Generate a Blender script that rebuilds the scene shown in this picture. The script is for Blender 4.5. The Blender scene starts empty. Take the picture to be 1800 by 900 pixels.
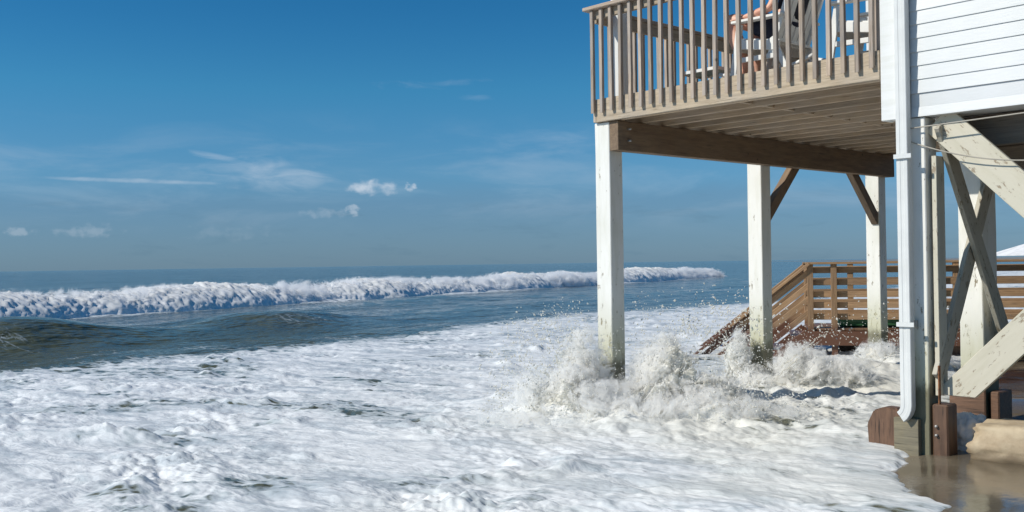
import bpy, bmesh, math, random
import numpy as np
from mathutils import Vector, Matrix
random.seed(7)
R = math.radians
S = bpy.context.scene
COL = S.collection

# ------------------------------------------------------------------ noise
_rs = np.random.RandomState(11)
_PERM = np.concatenate([_rs.permutation(256)] * 3)
_G = _rs.normal(size=(256, 3)); _G /= np.linalg.norm(_G, axis=1)[:, None]
def perlin(x, y, z=0.0):
    x, y, z = np.broadcast_arrays(np.asarray(x, float), np.asarray(y, float), np.asarray(z, float))
    xi, yi, zi = np.floor(x), np.floor(y), np.floor(z)
    xf, yf, zf = x - xi, y - yi, z - zi
    X, Y, Z = xi.astype(int) & 255, yi.astype(int) & 255, zi.astype(int) & 255
    u, v, w = [t * t * t * (t * (t * 6 - 15) + 10) for t in (xf, yf, zf)]
    def g(a, b, c):
        h = _PERM[_PERM[_PERM[(X + a) & 255] + ((Y + b) & 255)] + ((Z + c) & 255)]
        gr = _G[h]
        return gr[..., 0] * (xf - a) + gr[..., 1] * (yf - b) + gr[..., 2] * (zf - c)
    x00 = g(0,0,0) * (1-u) + g(1,0,0) * u; x10 = g(0,1,0) * (1-u) + g(1,1,0) * u
    x01 = g(0,0,1) * (1-u) + g(1,0,1) * u; x11 = g(0,1,1) * (1-u) + g(1,1,1) * u
    return ((x00*(1-v)+x10*v)*(1-w) + (x01*(1-v)+x11*v)*w) * 1.5
def fbm(x, y, z=0.0, o=4, gain=.5, lac=2.03):
    r = 0; a = 1; f = 1
    for i in range(o):
        r = r + a * perlin(x*f + i*17.3, y*f - i*9.1, z*f + i*5.7); a *= gain; f *= lac
    return r
def sst(a, b, x):
    t = np.clip((x - a) / (b - a), 0, 1); return t*t*(3-2*t)

# ------------------------------------------------------------------ tagging
def tag(o, label=None, cat=None, group=None, kind=None):
    if label: o['label'] = label
    if cat: o['category'] = cat
    if group: o['group'] = group
    if kind: o['kind'] = kind
    return o
def empty(name, loc, rz=0.0):
    o = bpy.data.objects.new(name, None); COL.objects.link(o)
    o.location = loc; o.rotation_euler = (0, 0, rz); o.empty_display_size = .2
    return o
def link(name, me, mat, parent=None, smooth=False):
    if mat and not me.materials: me.materials.append(mat)
    o = bpy.data.objects.new(name, me); COL.objects.link(o)
    if parent: o.parent = parent
    if smooth: me.polygons.foreach_set('use_smooth', [True]*len(me.polygons))
    return o
def np_mesh(name, co, faces, n=None):
    me = bpy.data.meshes.new(name)
    co = np.asarray(co, np.float32); faces = np.asarray(faces, np.int32)
    k = faces.shape[1]
    me.vertices.add(len(co)); me.vertices.foreach_set('co', co.ravel())
    me.loops.add(faces.size); me.loops.foreach_set('vertex_index', faces.ravel())
    me.polygons.add(len(faces))
    me.polygons.foreach_set('loop_start', np.arange(0, faces.size, k, dtype=np.int32))
    me.update(calc_edges=True)
    return me

# ------------------------------------------------------------------ materials
class NT:
    def __init__(s, nt): s.nt = nt; s.L = nt.links
    def n(s, t, **kw):
        nd = s.nt.nodes.new(t)
        for k, v in kw.items():
            if k == 'i':
                for a, b in v.items():
                    if isinstance(b, bpy.types.NodeSocket): s.L.new(b, nd.inputs[a])
                    else: nd.inputs[a].default_value = b
            else: setattr(nd, k, v)
        return nd
    def math(s, op, a, b=0.0, c=None, clamp=False):
        nd = s.nt.nodes.new('ShaderNodeMath'); nd.operation = op; nd.use_clamp = clamp
        for i, v in enumerate((a, b) if c is None else (a, b, c)):
            if isinstance(v, bpy.types.NodeSocket): s.L.new(v, nd.inputs[i])
            else: nd.inputs[i].default_value = v
        return nd.outputs[0]
    def mix(s, f, a, b, blend='MIX'):
        nd = s.nt.nodes.new('ShaderNodeMix'); nd.data_type = 'RGBA'; nd.blend_type = blend
        for i, v in ((0, f), (6, a), (7, b)):
            if isinstance(v, bpy.types.NodeSocket): s.L.new(v, nd.inputs[i])
            else: nd.inputs[i].default_value = v if i == 0 else (*v, 1.0)
        return nd.outputs[2]
    def ramp(s, f, stops):
        nd = s.nt.nodes.new('ShaderNodeValToRGB'); e = nd.color_ramp.elements
        while len(e) < len(stops): e.new(.5)
        for el, (p, c) in zip(e, stops):
            el.position = p; el.color = (*c, 1) if len(c) == 3 else c
        s.L.new(f, nd.inputs[0]); return nd.outputs[0]
    def smooth(s, x, a, b, c=0.0, d=1.0):
        nd = s.nt.nodes.new('ShaderNodeMapRange'); nd.interpolation_type = 'SMOOTHSTEP'
        s.L.new(x, nd.inputs[0])
        for i, v in enumerate((a, b, c, d)): nd.inputs[i+1].default_value = v
        return nd.outputs[0]
def new_mat(name):
    m = bpy.data.materials.new(name); m.use_nodes = True
    nt = m.node_tree; bs = nt.nodes['Principled BSDF']
    return m, NT(nt), bs
def g(v): return (v, v, v)

def wood_mat(name, dark, light, rough=.8, stretch=14, grey=0.25, wet=None, spots=0.0, checks=.5):
    """weathered timber; the grain runs along each board's own X"""
    m, t, bs = new_mat(name)
    tc = t.n('ShaderNodeTexCoord'); oi = t.n('ShaderNodeObjectInfo')
    off = t.n('ShaderNodeCombineXYZ', i={0: t.math('MULTIPLY', oi.outputs['Random'], 37.0), 1: t.math('MULTIPLY', oi.outputs['Random'], 11.0)})
    ad = t.n('ShaderNodeVectorMath', operation='ADD', i={0: tc.outputs['Object'], 1: off.outputs[0]})
    mp = t.n('ShaderNodeMapping', i={0: ad.outputs[0]}); mp.inputs['Scale'].default_value = (1.6, stretch*1.6, stretch*1.6)
    g1 = t.n('ShaderNodeTexNoise', i={'Vector': mp.outputs[0], 'Scale': 2.2, 'Detail': 7, 'Roughness': .65, 'Distortion': .5})
    g2 = t.n('ShaderNodeTexNoise', i={'Vector': ad.outputs[0], 'Scale': 2.4, 'Detail': 4, 'Roughness': .6})
    mp2 = t.n('ShaderNodeMapping', i={0: ad.outputs[0]}); mp2.inputs['Scale'].default_value = (2.5, 60, 60)
    g3 = t.n('ShaderNodeTexNoise', i={'Vector': mp2.outputs[0], 'Scale': 1.5, 'Detail': 3})
    mid = tuple((a+b)/2 for a, b in zip(dark, light))
    col = t.ramp(g1.outputs[0], [(.25, dark), (.52, mid), (.75, light)])
    gr = tuple(sum(mid)/3*k for k in (1.02, 1.0, .98))
    col = t.mix(t.smooth(g2.outputs[0], .35, .65, 0, min(1, grey*2)), col, gr)
    crack = t.smooth(g3.outputs[0], .30, .40, 1, 0)
    col = t.mix(t.math('MULTIPLY', crack, checks), col, tuple(c*.35 for c in dark))
    v = t.math('ADD', t.math('MULTIPLY', oi.outputs['Random'], .42), .78)
    col = t.mix(1.0, col, t.n('ShaderNodeCombineXYZ', i={0: v, 1: v, 2: v}).outputs[0], 'MULTIPLY')
    vo = t.n('ShaderNodeTexVoronoi', i={'Vector': ad.outputs[0], 'Scale': 3.2})
    knot = t.smooth(vo.outputs[0], .02, .07, .8, 0)
    col = t.mix(knot, col, tuple(c*.3 for c in dark))
    if wet:
        geo = t.n('ShaderNodeNewGeometry'); sx = t.n('ShaderNodeSeparateXYZ', i={0: geo.outputs['Position']})
        w = t.smooth(t.math('ADD', sx.outputs[2], t.math('MULTIPLY', g2.outputs[0], .3)), wet[0], wet[1], 1, 0)
        col = t.mix(w, col, wet[2])
        t.L.new(t.math('SUBTRACT', rough, t.math('MULTIPLY', w, .45)), bs.inputs['Roughness'])
    else: bs.inputs['Roughness'].default_value = rough
    t.L.new(col, bs.inputs['Base Color'])
    b = t.n('ShaderNodeBump', i={'Height': g1.outputs[0], 'Strength': .35, 'Distance': .01})
    t.L.new(b.outputs[0], bs.inputs['Normal'])
    return m

def paint_mat(name, white=(.80,.79,.74), under=(.26,.22,.15), peel=.36, stain_z=None, streak=True, rough=.55):
    """old white paint with chips showing wood, algae and damp near the sea"""
    m, t, bs = new_mat(name)
    tc = t.n('ShaderNodeTexCoord'); oi = t.n('ShaderNodeObjectInfo')
    off = t.n('ShaderNodeCombineXYZ', i={0: t.math('MULTIPLY', oi.outputs['Random'], 31.0), 1: t.math('MULTIPLY', oi.outputs['Random'], 7.0)})
    ad = t.n('ShaderNodeVectorMath', operation='ADD', i={0: tc.outputs['Object'], 1: off.outputs[0]})
    mp = t.n('ShaderNodeMapping', i={0: ad.outputs[0]}); mp.inputs['Scale'].default_value = (1, 3.0, 3.0)
    n1 = t.n('ShaderNodeTexNoise', i={'Vector': mp.outputs[0], 'Scale': 8, 'Detail': 7, 'Roughness': .72})
    mp2 = t.n('ShaderNodeMapping', i={0: ad.outputs[0]}); mp2.inputs['Scale'].default_value = (1, 7, 7)
    n2 = t.n('ShaderNodeTexNoise', i={'Vector': mp2.outputs[0], 'Scale': 2.3, 'Detail': 5, 'Roughness': .6})
    n3 = t.n('ShaderNodeTexNoise', i={'Vector': ad.outputs[0], 'Scale': 1.3, 'Detail': 3})
    geo = t.n('ShaderNodeNewGeometry'); sz = t.n('ShaderNodeSeparateXYZ', i={0: geo.outputs['Position']}).outputs[2]
    col = t.mix(t.smooth(n2.outputs[0], .42, .68, 0, .5), white, tuple(c*k for c, k in zip(white, (.84, .84, .78))))
    col = t.mix(t.smooth(n3.outputs[0], .5, .75, 0, .35), col, (.56, .56, .45))
    thr = t.smooth(sz, .3, 2.0, .075, 0.0) if stain_z else None
    pn = n1.outputs[0]
    if thr: pn = t.math('SUBTRACT', pn, thr)
    pm = t.smooth(pn, peel-.015, peel+.015, 1, 0)
    col = t.mix(pm, col, under)
    if stain_z:
        st = t.smooth(t.math('ADD', sz, t.math('MULTIPLY', n2.outputs[0], .5)), stain_z, stain_z+.7, .7, 0)
        col = t.mix(st, col, (.42, .41, .24))
        st2 = t.smooth(t.math('ADD', sz, t.math('MULTIPLY', n1.outputs[0], .25)), stain_z-.2, stain_z-.05, .9, 0)
        col = t.mix(st2, col, (.13, .12, .07))
    t.L.new(col, bs.inputs['Base Color']); bs.inputs['Roughness'].default_value = rough
    h = t.math('ADD', t.math('MULTIPLY', pm, -1.0), n2.outputs[0])
    b = t.n('ShaderNodeBump', i={'Height': h, 'Strength': .4, 'Distance': .006})
    t.L.new(b.outputs[0], bs.inputs['Normal'])
    return m
def plain(name, col, rough=.5, metal=0, var=.12, scale=6, bump=.1):
    m, t, bs = new_mat(name)
    tc = t.n('ShaderNodeTexCoord')
    n1 = t.n('ShaderNodeTexNoise', i={'Vector': tc.outputs['Object'], 'Scale': scale, 'Detail': 5})
    c = t.mix(t.smooth(n1.outputs[0], .35, .65), tuple(x*(1-var) for x in col), tuple(min(1, x*(1+var*.5)) for x in col))
    t.L.new(c, bs.inputs['Base Color']); bs.inputs['Roughness'].default_value = rough; bs.inputs['Metallic'].default_value = metal
    b = t.n('ShaderNodeBump', i={'Height': n1.outputs[0], 'Strength': bump, 'Distance': .01}); t.L.new(b.outputs[0], bs.inputs['Normal'])
    return m

M = {}
M['rail'] = wood_mat('weathered_rail', (.24,.175,.12), (.60,.48,.37), grey=.25)
M['fascia'] = wood_mat('weathered_fascia', (.33,.25,.16), (.62,.51,.37), grey=.12, stretch=10)
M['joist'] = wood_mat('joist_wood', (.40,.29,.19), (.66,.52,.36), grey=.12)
M['beam'] = wood_mat('beam_wood', (.16,.10,.06), (.34,.235,.14), grey=.05, stretch=9)
M['stair'] = wood_mat('treated_stair_wood', (.22,.125,.06), (.46,.29,.155), grey=.05, wet=(.50, .72, (.13,.058,.034)))
M['stub'] = wood_mat('wet_treated_stub', (.065,.036,.022), (.21,.115,.068), rough=.5, grey=.0, stretch=8, checks=.8)
M['oldpost'] = wood_mat('bare_post_foot', (.13,.11,.065), (.33,.28,.17), rough=.55, grey=.1, stretch=9, checks=.7)
M['brace'] = paint_mat('worn_cream_brace', white=(.60,.56,.45), under=(.33,.27,.19), peel=.40, rough=.65)
M['brace2'] = paint_mat('grey_worn_brace', white=(.47,.44,.36), under=(.26,.22,.15), peel=.42, rough=.7)
M['post'] = paint_mat('peeling_white_post', stain_z=.75, peel=.345)
M['trim'] = paint_mat('white_trim', white=(.75,.755,.74), peel=.12, rough=.4)
M['downspout'] = plain('white_metal', (.70,.71,.69), rough=.32, var=.05, bump=.05)
M['chair'] = plain('white_chair_paint', (.80,.80,.77), rough=.4, var=.06)
M['iron'] = plain('galvanised_bolt', (.45,.43,.40), rough=.45, metal=.7)
M['rust'] = plain('rusty_strap', (.22,.09,.035), rough=.8, scale=30, var=.5)
M['cable'] = plain('pale_cable', (.40,.37,.31), rough=.6)
M['green'] = plain('green_plastic', (.10,.27,.12), rough=.4)
M['canvas'] = plain('white_canvas', (.78,.78,.78), rough=.8)
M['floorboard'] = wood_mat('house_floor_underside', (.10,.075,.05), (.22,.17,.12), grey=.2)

def siding_mat():
    m, t, bs = new_mat('white_vinyl_siding')
    tc = t.n('ShaderNodeTexCoord'); mp = t.n('ShaderNodeMapping', i={0: tc.outputs['Object']}); mp.inputs['Scale'].default_value = (1.2, 1, 9)
    n1 = t.n('ShaderNodeTexNoise', i={'Vector': mp.outputs[0], 'Scale': 8, 'Detail': 6, 'Roughness': .7})
    n2 = t.n('ShaderNodeTexNoise', i={'Vector': tc.outputs['Object'], 'Scale': 1.1, 'Detail': 4})
    c = t.mix(t.smooth(n2.outputs[0], .4, .7, 0, .6), (.71,.725,.73), (.60,.62,.60))
    t.L.new(c, bs.inputs['Base Color']); bs.inputs['Roughness'].default_value = .45
    n3 = t.n('ShaderNodeTexNoise', i={'Vector': tc.outputs['Object'], 'Scale': 1.8, 'Detail': 2})
    b0 = t.n('ShaderNodeBump', i={'Height': n3.outputs[0], 'Strength': .35, 'Distance': .02})
    b = t.n('ShaderNodeBump', i={'Height': n1.outputs[0], 'Strength': .25, 'Distance': .004, 'Normal': b0.outputs[0]}); t.L.new(b.outputs[0], bs.inputs['Normal'])
    return m
M['siding'] = siding_mat()

def sea_mat():
    m, t, bs = new_mat('sea_water_and_foam')
    out = [n for n in t.nt.nodes if n.type == 'OUTPUT_MATERIAL'][0]
    tc = t.n('ShaderNodeTexCoord')
    cov = t.n('ShaderNodeAttribute', attribute_name='foam').outputs['Fac']
    fl = t.n('ShaderNodeAttribute', attribute_name='flow').outputs['Vector']
    st = t.n('ShaderNodeMapping', i={0: fl}); st.inputs['Scale'].default_value = (.62, 1.25, 1)
    sw = t.n('ShaderNodeMapping', i={0: fl}); sw.inputs['Scale'].default_value = (1.3, .6, 1)
    P = st.outputs[0]
    # lace / holes
    w = t.n('ShaderNodeTexNoise', i={'Vector': P, 'Scale': 1.6, 'Detail': 3})
    wv = t.n('ShaderNodeVectorMath', operation='MULTIPLY_ADD', i={0: w.outputs['Color'], 1: (.5,.5,.5), 2: P})
    nA = t.n('ShaderNodeTexNoise', i={'Vector': wv.outputs[0], 'Scale': 1.1, 'Detail': 8, 'Roughness': .62})
    vo = t.n('ShaderNodeTexVoronoi', feature='DISTANCE_TO_EDGE', i={'Vector': wv.outputs[0], 'Scale': 3.4})
    vo2 = t.n('ShaderNodeTexVoronoi', feature='DISTANCE_TO_EDGE', i={'Vector': wv.outputs[0], 'Scale': 9.5})
    e1 = t.smooth(vo.outputs['Distance'], 0, .32, .62, -.45)
    e2 = t.smooth(vo2.outputs['Distance'], 0, .3, .28, -.2)
    nB = t.n('ShaderNodeTexNoise', i={'Vector': P, 'Scale': 14, 'Detail': 5, 'Roughness': .7})
    s = t.math('ADD', t.math('ADD', t.math('MULTIPLY', t.math('SUBTRACT', nA.outputs[0], .5), 2.0), t.math('ADD', e1, e2)),
               t.math('ADD', t.math('MULTIPLY', t.math('SUBTRACT', nB.outputs[0], .5), .9), t.math('MULTIPLY', t.math('SUBTRACT', cov, .5), 3.2)))
    fac = t.smooth(s, -.25, .45)
    core = t.smooth(s, .1, 1.4)
    # foam
    ns = t.n('ShaderNodeMapping', i={0: wv.outputs[0]}); ns.inputs['Scale'].default_value = (.8, 1.6, 1)
    nS = t.n('ShaderNodeTexNoise', i={'Vector': ns.outputs[0], 'Scale': 1.7, 'Detail': 7, 'Roughness': .66})
    fc = t.mix(core, (.42,.48,.51), (.80,.82,.83))
    fc = t.mix(t.math('MULTIPLY', t.smooth(nS.outputs[0], .54, .38), .60), fc, (.33,.40,.46))
    nT = t.n('ShaderNodeTexNoise', i={'Vector': ns.outputs[0], 'Scale': 7.5, 'Detail': 6, 'Roughness': .7})
    fc = t.mix(t.math('MULTIPLY', t.smooth(nT.outputs[0], .50, .34), .5), fc, (.36,.42,.46))
    sandy = t.n('ShaderNodeAttribute', attribute_name='sandy').outputs['Fac']
    fc = t.mix(t.math('MULTIPLY', sandy, .8), fc, (.74,.72,.64))
    foam = t.n('ShaderNodeBsdfPrincipled', i={'Base Color': fc, 'Roughness': .6, 'IOR': 1.2})
    foam.inputs['Subsurface Weight'].default_value = 0.0
    nC = t.n('ShaderNodeTexNoise', i={'Vector': wv.outputs[0], 'Scale': 4.5, 'Detail': 5, 'Roughness': .55})
    vb = t.n('ShaderNodeTexVoronoi', i={'Vector': wv.outputs[0], 'Scale': 26})
    hh = t.math('ADD', t.math('MULTIPLY', nC.outputs[0], 1.0), t.math('MULTIPLY', vb.outputs['Distance'], .12))
    hh = t.math('ADD', hh, t.math('MULTIPLY', fac, .22))
    bf = t.n('ShaderNodeBump', i={'Height': hh, 'Strength': .5, 'Distance': .048}); t.L.new(bf.outputs[0], foam.inputs['Normal'])
    # water
    tan = t.n('ShaderNodeTexNoise', i={'Vector': P, 'Scale': .12, 'Detail': 2})
    wc = t.mix(t.n('ShaderNodeAttribute', attribute_name='olive').outputs['Fac'], (.085,.120,.122), (.085,.090,.042))
    wc = t.mix(t.math('ADD', t.math('MULTIPLY', cov, .35), sandy, clamp=True), wc, (.15,.15,.11))
    t.L.new(wc, bs.inputs['Base Color']); bs.inputs['Roughness'].default_value = .12; bs.inputs['IOR'].default_value = 1.333
    n1 = t.n('ShaderNodeTexNoise', i={'Vector': sw.outputs[0], 'Scale': 1.1, 'Detail': 8, 'Roughness': .6})
    n2 = t.n('ShaderNodeTexNoise', i={'Vector': sw.outputs[0], 'Scale': 7.0, 'Detail': 4, 'Roughness': .6})
    n3 = t.n('ShaderNodeTexNoise', i={'Vector': sw.outputs[0], 'Scale': .16, 'Detail': 6, 'Roughness': .65})
    b1 = t.n('ShaderNodeBump', i={'Height': n3.outputs[0], 'Strength': .45, 'Distance': 2.0})
    b2 = t.n('ShaderNodeBump', i={'Height': n1.outputs[0], 'Strength': .5, 'Distance': .10, 'Normal': b1.outputs[0]})
    b3 = t.n('ShaderNodeBump', i={'Height': n2.outputs[0], 'Strength': .3, 'Distance': .018, 'Normal': b2.outputs[0]})
    t.L.new(b3.outputs[0], bs.inputs['Normal'])
    mx = t.n('ShaderNodeMixShader', i={0: fac, 1: bs.outputs[0], 2: foam.outputs[0]})
    t.L.new(mx.outputs[0], out.inputs[0])
    return m
M['sea'] = sea_mat()

def spray_mat(name, col=(.96,.95,.91), tl=.5):
    m, t, bs = new_mat(name)
    out = [n for n in t.nt.nodes if n.type == 'OUTPUT_MATERIAL'][0]
    tc = t.n('ShaderNodeTexCoord')
    n = t.n('ShaderNodeTexNoise', i={'Vector': tc.outputs['Object'], 'Scale': 2.2, 'Detail': 6, 'Roughness': .65})
    c = t.mix(t.smooth(n.outputs[0], .35, .68), col, tuple(x*k for x, k in zip(col, (.95,.94,.90))))
    t.L.new(c, bs.inputs['Base Color']); bs.inputs['Roughness'].default_value = .25; bs.inputs['IOR'].default_value = 1.33
    tr = t.n('ShaderNodeBsdfTranslucent', i={'Color': c})
    b = t.n('ShaderNodeBump', i={'Height': t.n('ShaderNodeTexNoise', i={'Vector': tc.outputs['Object'], 'Scale': 14, 'Detail': 6, 'Roughness': .7}).outputs[0], 'Strength': .4, 'Distance': .015})
    t.L.new(b.outputs[0], bs.inputs['Normal'])
    mx = t.n('ShaderNodeMixShader', i={0: tl, 1: bs.outputs[0], 2: tr.outputs[0]})
    t.L.new(mx.outputs[0], out.inputs[0])
    return m
M['spray'] = spray_mat('sandy_spray'); M['wavefoam'] = spray_mat('breaker_foam', (.93,.93,.92), .12)

def sand_mat():
    m, t, bs = new_mat('wet_sand')
    tc = t.n('ShaderNodeTexCoord')
    n1 = t.n('ShaderNodeTexNoise', i={'Vector': tc.outputs['Object'], 'Scale': .9, 'Detail': 6, 'Roughness': .6})
    n2 = t.n('ShaderNodeTexNoise', i={'Vector': tc.outputs['Object'], 'Scale': 60, 'Detail': 4, 'Roughness': .7})
    dry = t.n('ShaderNodeAttribute', attribute_name='dry').outputs['Fac']
    wetc = t.mix(t.smooth(n1.outputs[0], .35, .65), (.115,.092,.062), (.20,.168,.120))
    c = t.mix(dry, wetc, (.46,.36,.23))
    c = t.mix(t.math('MULTIPLY', n2.outputs[0], .4), c, (.09,.065,.04))
    t.L.new(c, bs.inputs['Base Color'])
    r = t.math('ADD', t.smooth(n1.outputs[0], .42, .66, .04, .30), t.math('MULTIPLY', dry, .5), clamp=True)
    t.L.new(r, bs.inputs['Roughness'])
    n3 = t.n('ShaderNodeTexNoise', i={'Vector': tc.outputs['Object'], 'Scale': 3.5, 'Detail': 6, 'Roughness': .55})
    b1 = t.n('ShaderNodeBump', i={'Height': n3.outputs[0], 'Strength': .22, 'Distance': .02})
    b = t.n('ShaderNodeBump', i={'Height': n2.outputs[0], 'Strength': .06, 'Distance': .004, 'Normal': b1.outputs[0]}); t.L.new(b.outputs[0], bs.inputs['Normal'])
    return m
M['sand'] = sand_mat()
def bag_mat():
    m, t, bs = new_mat('sand_caked_bag')
    tc = t.n('ShaderNodeTexCoord')
    n1 = t.n('ShaderNodeTexNoise', i={'Vector': tc.outputs['Object'], 'Scale': 4, 'Detail': 7, 'Roughness': .65})
    c = t.mix(t.smooth(n1.outputs[0], .35, .65), (.36,.27,.17), (.52,.42,.28))
    geo = t.n('ShaderNodeNewGeometry'); sz = t.n('ShaderNodeSeparateXYZ', i={0: geo.outputs['Position']}).outputs[2]
    c = t.mix(t.smooth(t.math('ADD', sz, t.math('MULTIPLY', n1.outputs[0], .14)), .08, .13, .75, 0), c, (.17,.125,.075))
    t.L.new(c, bs.inputs['Base Color']); bs.inputs['Roughness'].default_value = .75
    n2 = t.n('ShaderNodeTexNoise', i={'Vector': tc.outputs['Object'], 'Scale': 55, 'Detail': 4, 'Roughness': .7})
    b = t.n('ShaderNodeBump', i={'Height': n2.outputs[0], 'Strength': .3, 'Distance': .006}); t.L.new(b.outputs[0], bs.inputs['Normal'])
    return m
M['bag'] = bag_mat()
def skin_mat():
    m, t, bs = new_mat('sunburnt_skin')
    tc = t.n('ShaderNodeTexCoord')
    n1 = t.n('ShaderNodeTexNoise', i={'Vector': tc.outputs['Object'], 'Scale': 9, 'Detail': 4})
    t.L.new(t.mix(t.smooth(n1.outputs[0], .35, .65), (.66,.33,.23), (.80,.48,.35)), bs.inputs['Base Color'])
    bs.inputs['Roughness'].default_value = .5; bs.inputs['Subsurface Weight'].default_value = .05
    return m
M['skin'] = skin_mat()
M['shirt'] = plain('dark_cloth', (.022,.025,.035), rough=.9, scale=12, var=.3, bump=.5)
M['shorts'] = plain('navy_shorts', (.02,.025,.05), rough=.9, scale=12, var=.3, bump=.5)
M['hair'] = plain('brown_hair', (.07,.045,.03), rough=.6, scale=40, var=.4, bump=.6)
M['bowl'] = plain('pale_green_glassy', (.30,.42,.38), rough=.15)

# ------------------------------------------------------------------ board helper
def board(name, p0, p1, w, h, mat, parent=None, side=None, bevel=.004, cut0=0.0, cut1=0.0, segs=1, wob=0.0):
    """box running from p0 to p1 (its own X); w across (own Y, along `side`), h the third way. cut: shear the ends."""
    p0, p1 = Vector(p0), Vector(p1); d = p1 - p0; L = d.length; d.normalize()
    if side is None: side = Vector((0,0,1)).cross(d) if abs(d.z) < .95 else Vector((1,0,0))
    side = Vector(side); side = (side - d*side.dot(d)).normalized(); up = d.cross(side)
    bm = bmesh.new(); N = max(1, segs)
    rings = []
    for i in range(N+1):
        x = L*i/N; r = []
        for (sy, sz) in ((-1,-1),(1,-1),(1,1),(-1,1)):
            xx = x
            if i == 0: xx += cut0*sz*h/2
            if i == N: xx += cut1*sz*h/2
            jy = random.uniform(-wob, wob); jz = random.uniform(-wob, wob)
            r.append(bm.verts.new((xx, sy*w/2 + jy, sz*h/2 + jz)))
        rings.append(r)
    for i in range(N):
        a, b = rings[i], rings[i+1]
        for k in range(4): bm.faces.new((a[k], a[(k+1)%4], b[(k+1)%4], b[k]))
    bm.faces.new(rings[0][::-1]); bm.faces.new(rings[-1])
    bmesh.ops.recalc_face_normals(bm, faces=bm.faces)
    if bevel: bmesh.ops.bevel(bm, geom=[e for e in bm.edges if e.calc_face_angle(0) > .6], offset=min(bevel, w*.2, h*.2), segments=1, affect='EDGES', profile=.5)
    me = bpy.data.meshes.new(name); bm.to_mesh(me); bm.free()
    o = link(name, me, mat, parent)
    o.matrix_basis = Matrix(((d.x, side.x, up.x, p0.x), (d.y, side.y, up.y, p0.y), (d.z, side.z, up.z, p0.z), (0,0,0,1)))
    return o
def multi(name, boxes, mat, parent=None, bevel=.003):
    """several axis aligned boxes as ONE mesh: pattern of one part"""
    bm = bmesh.new()
    for (a, b) in boxes:
        vs = [bm.verts.new((x, y, z)) for x in (a[0], b[0]) for y in (a[1], b[1]) for z in (a[2], b[2])]
        for f in ((0,1,3,2),(4,6,7,5),(0,4,5,1),(2,3,7,6),(0,2,6,4),(1,5,7,3)): bm.faces.new([vs[i] for i in f])
    bmesh.ops.recalc_face_normals(bm, faces=bm.faces)
    if bevel: bmesh.ops.bevel(bm, geom=list(bm.edges), offset=bevel, segments=1, affect='EDGES')
    me = bpy.data.meshes.new(name); bm.to_mesh(me); bm.free()
    return link(name, me, mat, parent)
def tube_mesh(name, pts, rad, n=8):
    pts = [Vector(p) for p in pts]; bm = bmesh.new(); rings = []
    for i, p in enumerate(pts):
        d = (pts[min(i+1, len(pts)-1)] - pts[max(i-1, 0)]).normalized()
        a = d.orthogonal().normalized(); b = d.cross(a); r = rad[i] if isinstance(rad, (list, tuple)) else rad
        if i and True:
            pa = prev - d*prev.dot(d)
            if pa.length > .01: a = pa.normalized(); b = d.cross(a)
        prev = a
        rings.append([bm.verts.new(p + (a*math.cos(t)+b*math.sin(t))*r) for t in [2*math.pi*k/n for k in range(n)]])
    for i in range(len(rings)-1):
        for k in range(n): bm.faces.new((rings[i][k], rings[i][(k+1)%n], rings[i+1][(k+1)%n], rings[i+1][k]))
    bm.faces.new(rings[0][::-1]); bm.faces.new(rings[-1])
    bmesh.ops.recalc_face_normals(bm, faces=bm.faces)
    me = bpy.data.meshes.new(name); bm.to_mesh(me); bm.free(); return me
def tube(name, pts, rad, mat, parent=None, n=8): return link(name, tube_mesh(name, pts, rad, n), mat, parent, smooth=True)
def cyl_between(name, p0, p1, r, mat, parent): return tube(name, [p0, p1], r, mat, parent, 10)
def copy_tree(o, parent=None):
    c = o.copy(); COL.objects.link(c); c.parent = parent
    for ch in list(o.children): copy_tree(ch, c)
    return c

# ------------------------------------------------------------------ camera
cam = bpy.data.cameras.new('camera'); co = bpy.data.objects.new('camera', cam); COL.objects.link(co)
cam.sensor_width = 36; cam.lens = 36*1790/1800; cam.clip_end = 60000; cam.clip_start = .05
pitch = math.atan(14/1790)
co.matrix_world = Matrix.Translation((0,0,1.5)) @ Matrix.Rotation(R(90)+pitch, 4, 'X') @ Matrix.Rotation(R(-.84), 4, 'Z')
S.camera = co

# ------------------------------------------------------------------ coast frame: p = metres offshore, q = metres along the coast
CN = (-.875, .485); CC = (.485, .875)
def pq(X, Y): return X*CN[0]+Y*CN[1], X*CC[0]+Y*CC[1]
def edge(q):
    return .74 + .52*sst(6.4, 7.9, q) - .30*sst(8.7, 9.8, q) - .16*np.abs(perlin(q*1.7, 3.3)) + .09*perlin(q*3.6, 8.1) + .03*perlin(q*9, 1.1)
def breaker_p(q): return 30 + .7*perlin(q*.09, 5.5)

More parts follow.
